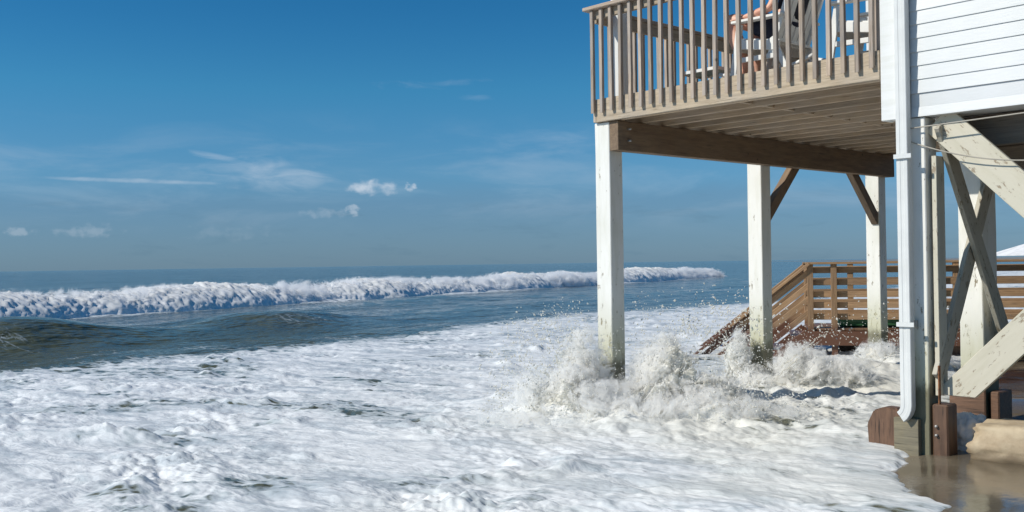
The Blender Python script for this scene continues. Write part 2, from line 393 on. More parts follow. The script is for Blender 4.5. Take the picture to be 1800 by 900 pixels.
# ------------------------------------------------------------------ sea
def build_sea():
    NA, f = 1150, 1018.0
    th = np.linspace(R(-56), R(50), NA)
    dy = np.concatenate([np.linspace(430, 22, 800), np.geomspace(21.3, .9, 110)])
    Yr = 1.5*f/dy; Yr = np.concatenate([[2.2, 2.6, 3.0, 3.25], Yr, [2500, 4000, 8000, 16000, 40000]])
    T, YY = np.meshgrid(np.tan(th), Yr); X = T*YY; Y = YY.copy()
    p, q = pq(X, Y)
    z = np.zeros_like(X); D = np.maximum(Y, 5)
    # open-sea swell (p beyond the breaker)
    far = sst(33, 45, p)
    z += far*.22*np.sin(p/5.2 + 1.6*perlin(p*.015, q*.012) + .4*perlin(q*.05, 2.2))*(.5+.7*perlin(p*.02+4, q*.01)+.4)*sst(900, 200, Y)
    # mid chop
    ch = sst(11.5, 14, p)
    z += ch*(.060*fbm(p*.42, q*.16, o=3) + .022*fbm(p*1.6, q*.7, 3.1, o=3))*sst(500, 120, Y)
    # the near swell, highest at the left
    A = .64*np.exp(-((q-12.2)/2.9)**2) + .40*np.exp(-((q-19.4)/2.9)**2) + .10*np.exp(-((q-29)/7)**2)
    p0 = 18.0 + .5*perlin(q*.12, 7.7) - .03*(q-12)
    dp = p - p0; wdt = np.where(dp < 0, 1.3, 2.6)
    z += A*np.exp(-(dp/wdt)**2)
    A2 = .18*np.exp(-((q-34)/9)**2); z += A2*np.exp(-((p-23.5)/1.8)**2)
    # ground under the breaker
    bp = breaker_p(q); db = p - bp
    ba = sst(96, 84, q)
    z += ba*.72*np.exp(-(np.where(db < 0, db/1.1, db/5))**2)
    # foam run-up zone
    fo = sst(14.2, 11.5, p + 4.5*sst(26, 42, q) + .5*perlin(q*.3, p*.3) - 1.3*sst(17, 10, q))
    wx, wy = q + .5*perlin(q*.5, p*.5, 4.), p + .5*perlin(q*.5, p*.5, 8.)
    fx, fy = wx*1.25, wy*.75
    lump = fbm(fx*.6, fy*.6, 1.5, o=3)
    bil = np.abs(perlin(fx*1.05+5, fy*1.05, 2.2)) + .5*np.abs(perlin(fx*2.3, fy*2.3, 7.2))
    fine = fbm(fx*4.2, fy*4.2, 4.4, o=4)
    amp = .25 + 1.0*sst(-.3, .6, perlin(q*.3, p*.3, 9.0))
    rag = .3 + .9*sst(.0, .5, perlin(X*.9, Y*.9, 3.9))
    fin2 = fbm(fx*9.5, fy*9.5, 2.4, o=3)
    zf = .042*lump + .055*amp*(bil-.33) + .026*fine*rag + .014*fin2*(.5+rag)
    pk = sst(.30, .70, perlin(fx*1.7+40, fy*2.0, 6.6)); zf += .034*pk*(1+1.2*fine)
    z += fo*zf
    # water mounds round the piles
    def mound(cx, cy, rx, ry, h, ang=0):
        c, s = math.cos(ang), math.sin(ang); u = (X-cx)*c + (Y-cy)*s; v = -(X-cx)*s + (Y-cy)*c
        r2 = (u/rx)**2 + (v/ry)**2
        return h*np.exp(-r2*(1+.5*perlin(X*2, Y*2, 2)))
    turb = mound(1.5, 9.6, 1.5, .9, 1, .1) + mound(3.6, 12.6, 1.9, .8, 1) + mound(5.3, 14.0, 1.8, .7, 1)
    turb = np.clip(turb, 0, 1)
    z += mound(1.25, 9.75, 1.15, .65, .13, .1) + mound(2.85, 11.3, .95, .30, .05, -.1) + mound(3.2, 12.5, .9, .4, .12) + mound(4.3, 12.6, .9, .5, .20) + mound(5.4, 13.4, .9, .6, .25)
    z += turb*(.06*fbm(X*2.2, Y*2.8, 5, o=4) + .03*np.abs(perlin(X*5, Y*6, 1)))
    chp = np.clip(mound(2.7, 8.7, 1.5, 1.0, 1, -.3) + mound(3.5, 10, .9, .9, 1) + mound(3.2, 11.3, 1.4, .7, 1), 0, 1); z += chp*(.055*fbm(X*3.4, Y*3.4, 3, o=4) + .065*(np.abs(perlin(X*2.6, Y*3.4, 7))-.3))
    z += mound(-3.45, 8.95, .38, .13, .13, -.2)*(1+.6*fine) + mound(-4.2, 9.1, .8, .2, .07) + mound(-5.6, 10.2, 1.1, .25, .08) + mound(.3, 10.9, .8, .3, .1)
    # shore: surface dips under the sand past a lobed edge
    ed = edge(q); t = p - ed
    k = sst(0, 1.6, t)
    t = t + .035*perlin(X*9, Y*9, 2) + .02*perlin(X*22, Y*22, 5); zs = np.where(t > 0, -.034 + .016*(1-np.exp(-np.maximum(t, 0)/.03)) + .03*(1-np.exp(-np.maximum(t, 0)/.5)), -.034 + t*.5)
    near = p < 4
    z = np.where(near, zs*(1-k) + k*(z + .01) + (1-k)*sst(0, .5, t)*(.02*fine+.03*(bil-.3)), z + .01)
    z = np.maximum(z, -1.2)
    # foam coverage
    cov = fo*(.87 + .16*sst(-.5, .3, perlin(X*.35, Y*.35, 6)) - .30*sst(.0, .5, perlin(q*.8+9, p*.5, 1.1)) - .16*sst(7, 12, p) - .22*sst(.15, .5, perlin(q*1.9+9, p*1.1, 5.1)))
    band = sst(16.5, 12.5, p + 4.5*sst(26, 42, q) - 1.3*sst(17, 10, q))*(1-fo)
    cov = np.maximum(cov, band*(.30+.25*perlin(q*.5, p*2.2, 4)))
    stre = sst(.12, .5, perlin(q*.13, p*1.1, 2.7))*sst(29, 26, p)*sst(13, 15, p)*(1-sst(22, 20, p)*sst(18.5, 16.5, q))
    cov = np.maximum(cov, .34*stre)
    cov = np.maximum(cov, np.exp(-((p-p0+.9)/1.0)**2)*sst(17, 19, q)*sst(30, 22, q)*.22)
    cov = np.maximum(cov, .27*np.exp(-((p-p0+.9)/1.6)**2)*sst(17, 8, q))
    cov = np.maximum(cov, ba*np.exp(-((db+1.2)/1.5)**2)*.85)
    cov = np.maximum(cov, turb*.95) - chp*.13*(1-turb)
    cov = np.where((t < .7), cov - .16*sst(.02, .12, t)*sst(.7, .3, t), cov)
    sandy = np.clip(turb*.75 + chp*.35 + .5*sst(6, 1.5, p)*sst(-.2, .4, perlin(X*.8, Y*.8, 3)) , 0, 1)*sst(12.5, 9, p) + .16*sst(11, 4, p)
    sandy = np.clip(sandy, 0, 1)
    oliv = sst(p0+1.0, p0-.2, p)*sst(23, 15, q)*.95 + .10*sst(30, 20, p)*sst(p0-.2, p0+1., p)  # weaker sky reflection on the swell's shoreward face, put into its colour
    n, mcol = X.shape
    idx = np.arange(n*mcol).reshape(n, mcol)
    fc = np.stack([idx[:-1,:-1], idx[:-1,1:], idx[1:,1:], idx[1:,:-1]], -1).reshape(-1, 4)
    me = np_mesh('water', np.stack([X, Y, z], -1).reshape(-1, 3), fc)
    at = me.attributes.new('flow', 'FLOAT_VECTOR', 'POINT'); at.data.foreach_set('vector', np.stack([p, q, z*0], -1).astype(np.float32).ravel())
    for nm, a in (('foam', cov), ('sandy', sandy), ('olive', oliv)):
        at = me.attributes.new(nm, 'FLOAT', 'POINT'); at.data.foreach_set('value', a.astype(np.float32).ravel())
    o = link('water', me, M['sea'], smooth=True); tag(o, 'grey blue sea running ashore as a sheet of white foam', 'sea', kind='structure')
build_sea()

# ------------------------------------------------------------------ sand sheet
def build_sand():
    xs = np.concatenate([[-30000, -3000, -300, -60, -20], np.linspace(-8, 30, 240), [60, 300, 3000, 30000]])
    ys = np.concatenate([[-30000, -3000, -300, -30, -8], np.linspace(0, 40, 260), [90, 300, 3000, 30000]])
    X, Y = np.meshgrid(xs, ys); p, q = pq(X, Y)
    z = np.where(p > .9, -.03 - .09*(p-.9), np.where(p > -.1, -.03, -.03 + .035*(-.1-p)))
    z = np.clip(z, -3, 1.6)
    near = sst(60, 10, np.abs(Y)) * sst(60, 20, np.abs(X))
    z = z + near*(.012*perlin(X*1.2, Y*1.2, 2) + .05*sst(-.2, -2, p)*perlin(X*.7, Y*.7))
    # scoured hump right of the corner pile
    z = z + .20*np.exp(-((X-4.75)/.85)**2-((Y-9.6)/.7)**2) + .05*np.exp(-((X-4.4)/.4)**2-((Y-7.5)/.3)**2)
    dry = sst(-.5, -5, p)*.8
    n, m_ = X.shape; idx = np.arange(n*m_).reshape(n, m_)
    fc = np.stack([idx[:-1,:-1], idx[:-1,1:], idx[1:,1:], idx[1:,:-1]], -1).reshape(-1, 4)
    me = np_mesh('sand', np.stack([X, Y, z], -1).reshape(-1, 3), fc)
    at = me.attributes.new('dry', 'FLOAT', 'POINT'); at.data.foreach_set('value', dry.astype(np.float32).ravel())
    tag(link('sand', me, M['sand'], smooth=True), 'wet brown beach sand under the house', 'sand', kind='structure')
build_sand()

# ------------------------------------------------------------------ droplets
OCT = np.array([(1,0,0),(-1,0,0),(0,1,0),(0,-1,0),(0,0,1),(0,0,-1)], float)
OF = np.array([(0,2,4),(2,1,4),(1,3,4),(3,0,4),(2,0,5),(1,2,5),(3,1,5),(0,3,5)])
rng = np.random.RandomState(5)
def drops_mesh(name, P, rad, vel=None, stretch=1.0):
    n = len(P); A = rng.normal(size=(n, 3)); A /= np.linalg.norm(A, axis=1)[:, None]
    if vel is None: d = A
    else: d = vel/np.maximum(np.linalg.norm(vel, axis=1)[:, None], 1e-6)
    h = np.cross(d, A); h /= np.maximum(np.linalg.norm(h, axis=1)[:, None], 1e-6); k = np.cross(d, h)
    st = np.broadcast_to(np.asarray(stretch, float), (n,))[:, None, None]
    sc = rng.uniform(.7, 1.3, (n, 3))
    V = (OCT[None,:,0:1]*d[:,None,:]*st*sc[:,0,None,None] + OCT[None,:,1:2]*h[:,None,:]*sc[:,1,None,None] + OCT[None,:,2:3]*k[:,None,:]*sc[:,2,None,None])*rad[:,None,None] + P[:,None,:]
    F = (OF[None] + (np.arange(n)*6)[:, None, None]).reshape(-1, 3)
    return V.reshape(-1, 3), F
def merge(parts):
    vs, fs, o = [], [], 0
    for v, f in parts: vs.append(v); fs.append(f + o); o += len(v)
    return np.concatenate(vs), np.concatenate(fs)
def sheet(P, keep):
    """P: (n,m,3) grid -> tris for kept cells"""
    n, m = P.shape[:2]; idx = np.arange(n*m).reshape(n, m)
    a, b, c, d = idx[:-1,:-1][keep], idx[:-1,1:][keep], idx[1:,1:][keep], idx[1:,:-1][keep]
    return P.reshape(-1, 3), np.concatenate([np.stack([a,b,c],-1), np.stack([a,c,d],-1)])

def crown(parts, cx, cy, z0, dirs, n_sheet, reach, height, width, seed, drops=3000, holes=.0, base=.3, res=90):
    """Lacy curved sheets of thrown water rising from a base line, breaking into strands and drops."""
    r = np.random.RandomState(seed)
    for s in range(n_sheet):
        az = r.uniform(*dirs); d = np.array([math.cos(az), math.sin(az), 0]); sd = np.array([-d[1], d[0], 0])
        W = width*r.uniform(.5, 1.0); H = height*r.uniform(.45, 1.05); Rr = reach*r.uniform(.5, 1.1); off = r.uniform(-.5, .5)*base*2
        nu, nv = int(res*1.2), res
        u = np.linspace(-1, 1, nu)[:, None]; v = np.linspace(0, 1, nv)[None, :]
        fan = .45 + .8*v
        nz = fbm(u*2.2+s*7.1+seed, v*2.2, s*3.3, o=4)
        hh = H*(1-u*u*.65)*(1+.35*perlin(u*2.5+s, seed*1.3, 1.7))
        lat = W*u*fan
        rad = .08 + Rr*(v**1.1)*(1 - .25*u*u) + .10*nz
        up = hh*(1-(1-v)**1.8) - .42*hh*sst(.55, 1.15, v)
        P = (np.array([cx, cy, z0])[None,None] + sd*off + d*rad[..., None] + sd*(lat + .05*perlin(u*6, v*6, s))[..., None] + np.array([0,0,1.])*(up*(1+.18*nz))[..., None])
        P = P + .05*np.stack([perlin(P[...,0]*6, P[...,1]*6, P[...,2]*6+k*9) for k in range(3)], -1) + .02*np.stack([perlin(P[...,0]*17, P[...,1]*17, P[...,2]*17+k*9) for k in range(3)], -1)
        lace = np.abs(perlin(u*7+s*3, v*5+seed, 2.1)) + .7*np.abs(perlin(u*16+s, v*11, 5.1)) + .4*np.abs(perlin(u*34, v*24+s, 9.1))
        thr = 1.05 - .95*v - .35*u*u - holes
        ok = (lace < thr)[:-1,:-1]
        parts.append(sheet(P, ok))
        # strands and drops thrown past the rim
        nd = drops
        uu = r.uniform(-1, 1, nd); vv = np.clip(r.beta(3.2, 1.4, nd)*1.15, 0, 1.2)
        cl = perlin(uu*9+s*3, vv*7+seed, 4.0); m = cl > -.05; uu, vv = uu[m], vv[m]; nd = len(uu)
        fan = .45 + .8*vv
        hh = H*(1-uu*uu*.65)*(1+.35*perlin(uu*2.5+s, seed*1.3, 1.7))
        rad = .08 + Rr*(vv**1.1)*(1-.25*uu*uu); up = hh*(1-(1-np.minimum(vv,1))**1.8) - .42*hh*sst(.55, 1.15, vv)
        Q = np.array([cx, cy, z0]) + sd*off + d*rad[:,None] + sd*(W*uu*fan)[:,None] + np.array([0,0,1.])*up[:,None]
        Q += r.normal(size=(nd, 3))*(.02+.06*vv[:,None])
        sz = .0035 + .009*r.rand(nd)**3
        vel = d*1.0 + np.array([0,0,1.])*(1.6-2.4*vv)[:,None] + r.normal(size=(nd,3))*.35
        parts.append(drops_mesh('d', Q, sz, vel, 1+3.0*r.rand(nd)))
def cloud(parts, lo, hi, n, size, seed, scale=5, thr=.1, env=None):
    r = np.random.RandomState(seed); P = r.uniform(0, 1, (n, 3))*(np.array(hi)-lo)+lo
    k = fbm(P[:,0]*scale, P[:,1]*scale, P[:,2]*scale, o=3) > thr
    if env is not None: k &= r.rand(n) < env(P)
    P = P[k]; m = len(P)
    sz = size[0] + (size[1]-size[0])*r.rand(m)**3
    parts.append(drops_mesh('d', P, sz, r.normal(size=(m,3))+np.array([0,0,.6]), 1+.7*r.rand(m)))
def strand(parts, pts, r0, r1, seed):
    """one ropy thread of water along an arc"""
    r = np.random.RandomState(seed); pts = np.array(pts, float); n = 90
    t = np.linspace(0, 1, n); a = t*(len(pts)-1)
    P = np.stack([np.interp(a, range(len(pts)), pts[:,k]) for k in range(3)], -1)
    for _ in range(8): P[1:-1] = (P[:-2]+P[1:-1]*2+P[2:])/4
    P += .02*np.stack([perlin(t*12, seed, k*3.) for k in range(3)], -1)
    vel = np.gradient(P, axis=0)
    sz = (r0+(r1-r0)*t)*(1+.5*perlin(t*30, seed+.5))
    L = np.linalg.norm(vel, axis=1)
    k = perlin(t*16, seed*2.1, 4.) > np.linspace(-.35, .1, n); P = P + r.normal(size=P.shape)*.012*t[:,None]; sz = sz*.55*r.uniform(.6, 1.5, n)
    parts.append(drops_mesh('d', P[k], sz[k], vel[k], np.maximum(1, 1.0*L[k]/np.maximum(sz[k], .001))))
def spray_obj(name, parts, mat, label, cat='splash'):
    v, f = merge(parts); me = np_mesh(name, v, f)
    o = link(name, me, mat, smooth=True); return tag(o, label, cat, kind='stuff')

def surface_net(F, lo, h):
    """closed surface of F > 0 on a regular grid (origin lo, step h)"""
    F = F.copy(); F[0]=F[-1]=-1; F[:,0]=F[:,-1]=-1; F[:,:,0]=F[:,:,-1]=-1
    I = F > 0; nx, ny, nz = F.shape
    C = np.zeros((nx-1, ny-1, nz-1), np.int8)
    corners = [(a,b,c) for a in (0,1) for b in (0,1) for c in (0,1)]
    sl = lambda A, a, b, c: A[a:nx-1+a, b:ny-1+b, c:nz-1+c]
    for (a,b,c) in corners: C += sl(I, a,b,c)
    act = (C > 0) & (C < 8); ids = -np.ones(act.shape, np.int64); ids[act] = np.arange(act.sum())
    pos = np.zeros((act.sum(), 3)); cnt = np.zeros(act.sum())
    for (a,b,c) in corners:
        for ax_ in range(3):
            if (a,b,c)[ax_] == 1: continue
            d = [a,b,c]; d[ax_] = 1
            f0 = sl(F, a,b,c)[act]; f1 = sl(F, *d)[act]; m = (f0 > 0) != (f1 > 0)
            tt = np.where(m, f0/np.where(m, f0-f1, 1), 0); q_ = np.array([a,b,c], float)[None].repeat(len(tt), 0); q_[:,ax_] += tt
            pos[m] += q_[m]; cnt[m] += 1
    base = np.argwhere(act); V = (base + pos/np.maximum(cnt, 1)[:,None])*h + np.array(lo)
    Q = []
    for ax_ in range(3):
        o = [(1,0,0),(0,1,0),(0,0,1)][ax_]; A = I[:nx-o[0], :ny-o[1], :nz-o[2]]; B = I[o[0]:, o[1]:, o[2]:]
        e = np.argwhere(A != B); fl = A[A != B]
        u, v = [(1,2),(2,0),(0,1)][ax_]; ok = (e[:,u] > 0) & (e[:,v] > 0); e = e[ok]; fl = fl[ok]
        def idx(du, dv):
            k = e.copy(); k[:,u] -= du; k[:,v] -= dv; k = np.minimum(k, np.array(act.shape)-1); return ids[k[:,0], k[:,1], k[:,2]]
        q_ = np.stack([idx(1,1), idx(0,1), idx(0,0), idx(1,0)], -1); q_[~fl] = q_[~fl][:, ::-1]
        Q.append(q_)
    Q = np.concatenate(Q); Q = Q[(Q >= 0).all(1)]
    return V, np.concatenate([Q[:, [0,1,2]], Q[:, [0,2,3]]])
def plume(parts, lo, hi, h, blobs, src, seed, rough=1.0, bias=0.0):
    """thrown water: an uneven body that tears into threads and drops toward its rim, streaked outward from src"""
    ax_ = [np.arange(lo[k], hi[k], h) for k in range(3)]
    X, Y, Z = np.meshgrid(*ax_, indexing='ij')
    wx = X + .10*perlin(X*3.2, Y*3.2, Z*3.2+seed); wy = Y + .10*perlin(X*3.2+7, Y*3.2, Z*3.2+seed); wz = Z + .10*perlin(X*3.2, Y*3.2+7, Z*3.2+seed)
    E = np.full(X.shape, -9.0)
    for (cx, cy, cz, rx, ry, rz, tilt) in blobs:
        u = wx-cx - tilt*(wz-cz); d = np.sqrt((u/rx)**2 + ((wy-cy)/ry)**2 + ((wz-cz)/rz)**2); E = np.maximum(E, 1-d)
    m = E > -.75
    F = np.full(X.shape, -1.0)
    x, y_, z_, e = wx[m], wy[m], wz[m], E[m]
    vx, vy, vz = x-src[0], y_-src[1], z_-src[2]; r = np.sqrt(vx**2+vy**2+vz**2)+1e-4; nx, ny, nz = vx/r, vy/r, vz/r
    st_ = perlin(nx*6.5+seed, ny*6.5, nz*6.5+r*1.8) + .7*perlin(nx*14, ny*14+seed, nz*14+r*4.5)
    rid = 1 - 2.2*np.abs(perlin(x*6.5, y_*6.5, z_*6.5+seed)); rid2 = 1 - 2.2*np.abs(perlin(x*14, y_*14+seed, z_*14))
    fi = perlin(x*27, y_*27, z_*27+seed) + .6*perlin(x*48, y_*48, z_*48)
    out = sst(.55, -.35, e)                       # 0 inside, 1 at the rim
    f = e*.80 + bias - .42 + rough*((.20+.35*out)*st_ + (.10+.22*out)*(rid-.45) + (.08+.22*out)*(rid2-.45) + (.10+.25*out)*fi) - .32*out
    F[m] = f
    v, t_ = surface_net(F, lo, h); parts.append((v, t_))
def mist(name, label, blobs, seed, dens=60, sc=1.0, col=(.998,.994,.980)):
    """fine spray too small to model drop by drop: a closed body of scattering mist with torn, streaky density"""
    m = bpy.data.materials.new(name); m.use_nodes = True; t = NT(m.node_tree)
    for n in list(t.nt.nodes): t.nt.nodes.remove(n)
    tc = t.n('ShaderNodeTexCoord'); O = tc.outputs['Object']
    wn = t.n('ShaderNodeTexNoise', i={'Vector': O, 'Scale': 2.6, 'Detail': 2})
    W_ = t.n('ShaderNodeVectorMath', operation='MULTIPLY_ADD', i={0: wn.outputs['Color'], 1: (.30,.30,.30), 2: O}).outputs[0]
    E = None
    for (cx, cy, cz, rx, ry, rz, tilt) in blobs:
        d = t.n('ShaderNodeVectorMath', operation='SUBTRACT', i={0: W_, 1: (cx+.15, cy+.15, cz+.15)}).outputs[0]
        d = t.n('ShaderNodeVectorMath', operation='MULTIPLY', i={0: d, 1: (1/rx, 1/ry, 1/rz)}).outputs[0]
        e = t.math('SUBTRACT', 1.0, t.n('ShaderNodeVectorMath', operation='LENGTH', i={0: d}).outputs['Value'])
        E = e if E is None else t.math('MAXIMUM', E, e)
    n1 = t.n('ShaderNodeTexNoise', i={'Vector': W_, 'Scale': 5.5*sc, 'Detail': 6, 'Roughness': .74, 'Distortion': 1.2})
    n2 = t.n('ShaderNodeTexNoise', i={'Vector': W_, 'Scale': 21*sc, 'Detail': 4, 'Roughness': .75, 'Distortion': .6})
    f = t.math('ADD', t.math('MULTIPLY', E, .9), t.math('ADD', t.math('MULTIPLY', t.math('SUBTRACT', n1.outputs[0], .5), 3.4), t.math('MULTIPLY', t.math('SUBTRACT', n2.outputs[0], .5), 2.6)))
    f = t.smooth(t.math('SUBTRACT', f, .24), 0, .20)
    f = t.math('MULTIPLY', t.math('MULTIPLY', f, t.smooth(E, -.32, .12)), dens)
    pv = t.n('ShaderNodeVolumePrincipled'); pv.inputs['Color'].default_value = (*col, 1); pv.inputs['Anisotropy'].default_value = 0.0
    t.L.new(f, pv.inputs['Density'])
    out = t.n('ShaderNodeOutputMaterial'); t.L.new(pv.outputs[0], out.inputs['Volume'])
    lo = np.min([[b[0]-b[3]*1.45, b[1]-b[4]*1.45, max(-.05, b[2]-b[5]*1.4)] for b in blobs], 0)-.03; hi = np.max([[b[0]+b[3]*1.45, b[1]+b[4]*1.45, b[2]+b[5]*1.45] for b in blobs], 0)+.03
    h = .06; A = [np.arange(lo[k]-h, hi[k]+2*h, h) for k in range(3)]; X, Y, Z = np.meshgrid(*A, indexing='ij')
    E_ = np.full(X.shape, -9.)
    for (cx, cy, cz, rx, ry, rz, tilt) in blobs: E_ = np.maximum(E_, 1.5-np.sqrt(((X-cx)/rx)**2+((Y-cy)/ry)**2+((Z-cz)/rz)**2))
    v, f_ = surface_net(np.where(Z > -.06, E_, -1), [a[0] for a in A], h)
    o = link(name, np_mesh(name, v, f_), m, smooth=True); return tag(o, label, 'spray', kind='stuff')
# the big splash at the corner pile (pile near edge at 1.01, 10.40)
pr = []
plume(pr, (-.25, 9.2, -.12), (1.15, 10.85, 1.15), .0115, [(.66,10.2,.30,.38,.32,.58,-.15), (.45,9.95,.14,.48,.42,.50,0), (.95,9.85,.12,.34,.32,.38,0), (.70,9.6,.0,.8,.34,.24,0)], (.95,10.3,-.3), 3.3)
plume(pr, (.95, 9.15, -.12), (2.95, 10.95, 1.10), .0125, [(1.52,10.1,.32,.46,.38,.52,.1), (1.92,9.95,.14,.50,.38,.40,.12), (1.25,9.85,.1,.36,.34,.36,0), (1.7,9.55,.0,1.0,.32,.24,0)], (1.2,10.2,-.3), 8.1, 1.0)
cloud(pr, (-.1, 9.3, .0), (1.05, 10.7, 1.05), 9000, (.0025, .008), 71, 5, .05, lambda P: np.clip(1.25-((P[:,0]-.6)/.6)**2-((P[:,2]-.2)/.8)**2, 0, 1))
cloud(pr, (1.05, 9.2, .0), (2.9, 10.7, .95), 12000, (.0025, .008), 72, 5, .08, lambda P: np.clip(1.25-((P[:,0]-1.7)/1.0)**2-((P[:,2]-.15)/.75)**2, 0, 1))
mist('spray_mist', 'cream coloured mist filling the biggest splash at the outermost corner post', [(.70,10.2,.32,.27,.26,.50,0), (.50,9.95,.14,.32,.32,.40,0), (.85,9.75,.06,.46,.32,.30,0), (1.48,10.15,.34,.36,.30,.42,0), (1.85,9.95,.10,.40,.34,.30,0), (1.35,9.55,.02,1.25,.34,.25,0), (1.2,10.0,.12,.32,.3,.32,0), (.15,9.45,.0,.45,.3,.16,0), (2.35,9.75,.0,.45,.33,.15,0), (.25,10.0,.05,.30,.3,.40,0)], 1, dens=46)
spray_obj('splash', pr, M['spray'], 'biggest sandy white splash, bursting round the foot of the outermost corner post')
pr = []
plume(pr, (2.2, 11.5, -.1), (3.1, 12.9, 1.05), .014, [(2.70,12.3,.30,.17,.22,.46,-.15), (2.75,12.0,.02,.30,.3,.20,0)], (2.9,12.2,-.3), 5.5)
plume(pr, (3.0, 11.5, -.1), (4.4, 12.7, .85), .014, [(3.4,12.1,.16,.35,.28,.36,.3), (3.8,12.0,.05,.45,.28,.26,0)], (3.1,12.2,-.3), 6.5)
strand(pr, [(3.12,11.9,.25),(3.35,11.9,.42),(3.6,11.9,.62),(3.85,11.95,.62),(4.1,12,.42)], .014, .005, 1)
strand(pr, [(3.05,11.8,.15),(3.25,11.8,.32),(3.5,11.8,.52),(3.68,11.85,.70)], .015, .004, 2)
strand(pr, [(3.9,12,.2),(4.15,12,.45),(4.35,12,.66),(4.52,12.05,.60),(4.6,12.1,.4)], .013, .004, 3)
strand(pr, [(4.05,11.9,.1),(4.4,11.95,.35),(4.7,12,.52),(5.0,12.1,.58)], .012, .004, 4)
strand(pr, [(2.6,12.2,.5),(2.5,12.2,.75),(2.42,12.25,.95),(2.33,12.3,1.05)], .010, .004, 5)
mist('spray_mist', 'fine mist in the smaller splash at the middle post', [(2.72,12.25,.28,.15,.2,.40,0), (2.8,12.0,.04,.30,.3,.20,0), (3.4,12.05,.16,.35,.28,.34,0), (3.85,12.0,.06,.42,.28,.26,0)], 2)
spray_obj('splash', pr, M['spray'], 'smaller splash with arcing threads of water round the middle post')
pr = []
plume(pr, (4.1, 12.8, -.1), (6.3, 14.1, .85), .017, [(4.8,13.5,.08,.36,.28,.36,.35), (5.6,13.3,.0,.40,.28,.26,-.2), (5.2,13.2,-.05,.9,.3,.18,0)], (5.2,13.4,-.4), 9.5)
mist('spray_mist', 'fine mist over the churning water at the rear post', [(4.8,13.45,.08,.34,.3,.34,0), (5.6,13.3,.0,.38,.3,.24,0), (5.2,13.1,-.06,.8,.3,.18,0)], 3, dens=30)
spray_obj('splash', pr, M['spray'], 'low splash churning at the foot of the rear post in front of the walkway')
# loose drops in the air
pr = []
cloud(pr, (2.0, 11.8, .55), (2.9, 13.0, 1.25), 1300, (.006, .016), 81, 3, .12, lambda P: np.clip(1.15-(P[:,2]-.55)/.7, 0, 1))
cloud(pr, (3.4, 12.2, .35), (6.0, 14.2, 1.15), 2600, (.005, .015), 82, 2.2, .05, lambda P: np.clip(1.15-(P[:,2]-.3)/.75, 0, 1)**1.5)
cloud(pr, (-.1, 9.4, .3), (.75, 10.6, 1.0), 900, (.003, .009), 83, 3, .1)
cloud(pr, (1.3, 10.2, .7), (2.2, 11.4, 1.2), 320, (.005, .012), 84, 3, .1)
cloud(pr, (-.35, 9.2, .0), (.75, 10.6, 1.15), 8500, (.0035, .0115), 85, 4, .12, lambda P: np.clip(1.5-((P[:,0]-.6)/.85)**2-((P[:,2]-.2)/.85)**2, 0, 1))
cloud(pr, (1.1, 9.1, .0), (3.0, 10.6, 1.1), 9000, (.0035, .0115), 86, 4, .12, lambda P: np.clip(1.5-((P[:,0]-1.6)/1.25)**2-((P[:,2]-.2)/.8)**2, 0, 1))
spray_obj('flying_drops', pr, M['spray'], 'scattered white droplets hanging in the air above the splashes', 'spray')

# ------------------------------------------------------------------ the breaking wave
def build_breaker():
    qs = np.arange(-22, 96, .075); NTH = 46
    th = np.linspace(0, math.pi, NTH)
    Q, T = np.meshgrid(qs, th, indexing='ij')
    bp = breaker_p(Q); ends = sst(95, 80, Q)
    var = 1 + .34*perlin(Q*.16, 1.5) + .16*perlin(Q*.7, 8.5) - .20*sst(45, 80, Q)
    H = (.84 + .30*sst(40, 80, Q))*var*(.25+.75*ends)
    wf = 2.3*var*(.4+.6*ends)
    # 0 = front foot (shore side), pi = back
    pp = bp - np.where(T < math.pi/2, np.cos(T)*wf*1.0, np.cos(T)*1.5)
    zz = H*np.where(T < math.pi/2, np.sin(T)**1.35, np.sin(T)**.8) - .10
    def W(a, b, c, f): return perlin(a*f, b*f, c*f)
    n1 = np.abs(W(Q, pp, zz*1.2, 1.1)); n2 = np.abs(W(Q+9, pp, zz, 2.6)); n3 = W(Q, pp+4, zz, 6.0); n4 = W(Q, pp, zz+3, 13.)
    n5 = W(Q, pp, zz+6, 27.)
    disp = (.14*(n1-.25) + .10*(n2-.22) + .07*n3 + .07*n4 + .06*n5)*(.4+.6*ends)*np.sin(T)**.5
    nx = -np.cos(T); nz = np.sin(T)
    pp = pp + nx*disp; zz = zz + nz*disp*.8 + .05*sst(.1, .5, perlin(Q*3.1, 2.2))*np.sin(T)**6
    X = pp*CN[0] + Q*CC[0]; Y = pp*CN[1] + Q*CC[1]
    P = np.stack([X, Y, zz], -1)
    n, m = X.shape; idx = np.arange(n*m).reshape(n, m)
    keep = np.ones((n-1, m-1), bool)
    # ragged spray thrown above the crest and along the toe
    parts = [sheet(P, keep)]
    r = np.random.RandomState(91)
    def spr(N, lo, hi, spread, size, seed):
        i = r.randint(0, n, N); j = r.randint(int(m*lo), int(m*hi), N)
        c = perlin(qs[i]*1.3, seed) + .6*perlin(qs[i]*4.1, seed+3); k = c > r.uniform(-.6, .5, N)
        i, j = i[k], j[k]; B = P[i, j].copy(); N2 = len(B); B += r.uniform(-.05, .05, (N2, 3))
        e = r.rand(N2)**2
        B[:,2] += e*spread*(1+perlin(qs[i]*.8, seed+6)); B[:,0] += r.normal(size=N2)*.12; B[:,1] += r.normal(size=N2)*.12
        parts.append(drops_mesh('d', B, size*(1+1.5*r.rand(N2))*(1-.6*e), None, 1+r.rand(N2)))
    spr(170000, .30, .66, .40, .013, 2.5)
    spr(260000, .02, .52, .13, .014, 6.5)
    v, f = merge(parts); me = np_mesh('breaking_wave', v, f)
    tag(link('breaking_wave', me, M['wavefoam'], smooth=True), 'long white breaking wave rolling in, from the left edge to the far right', 'wave', kind='stuff')
build_breaker()
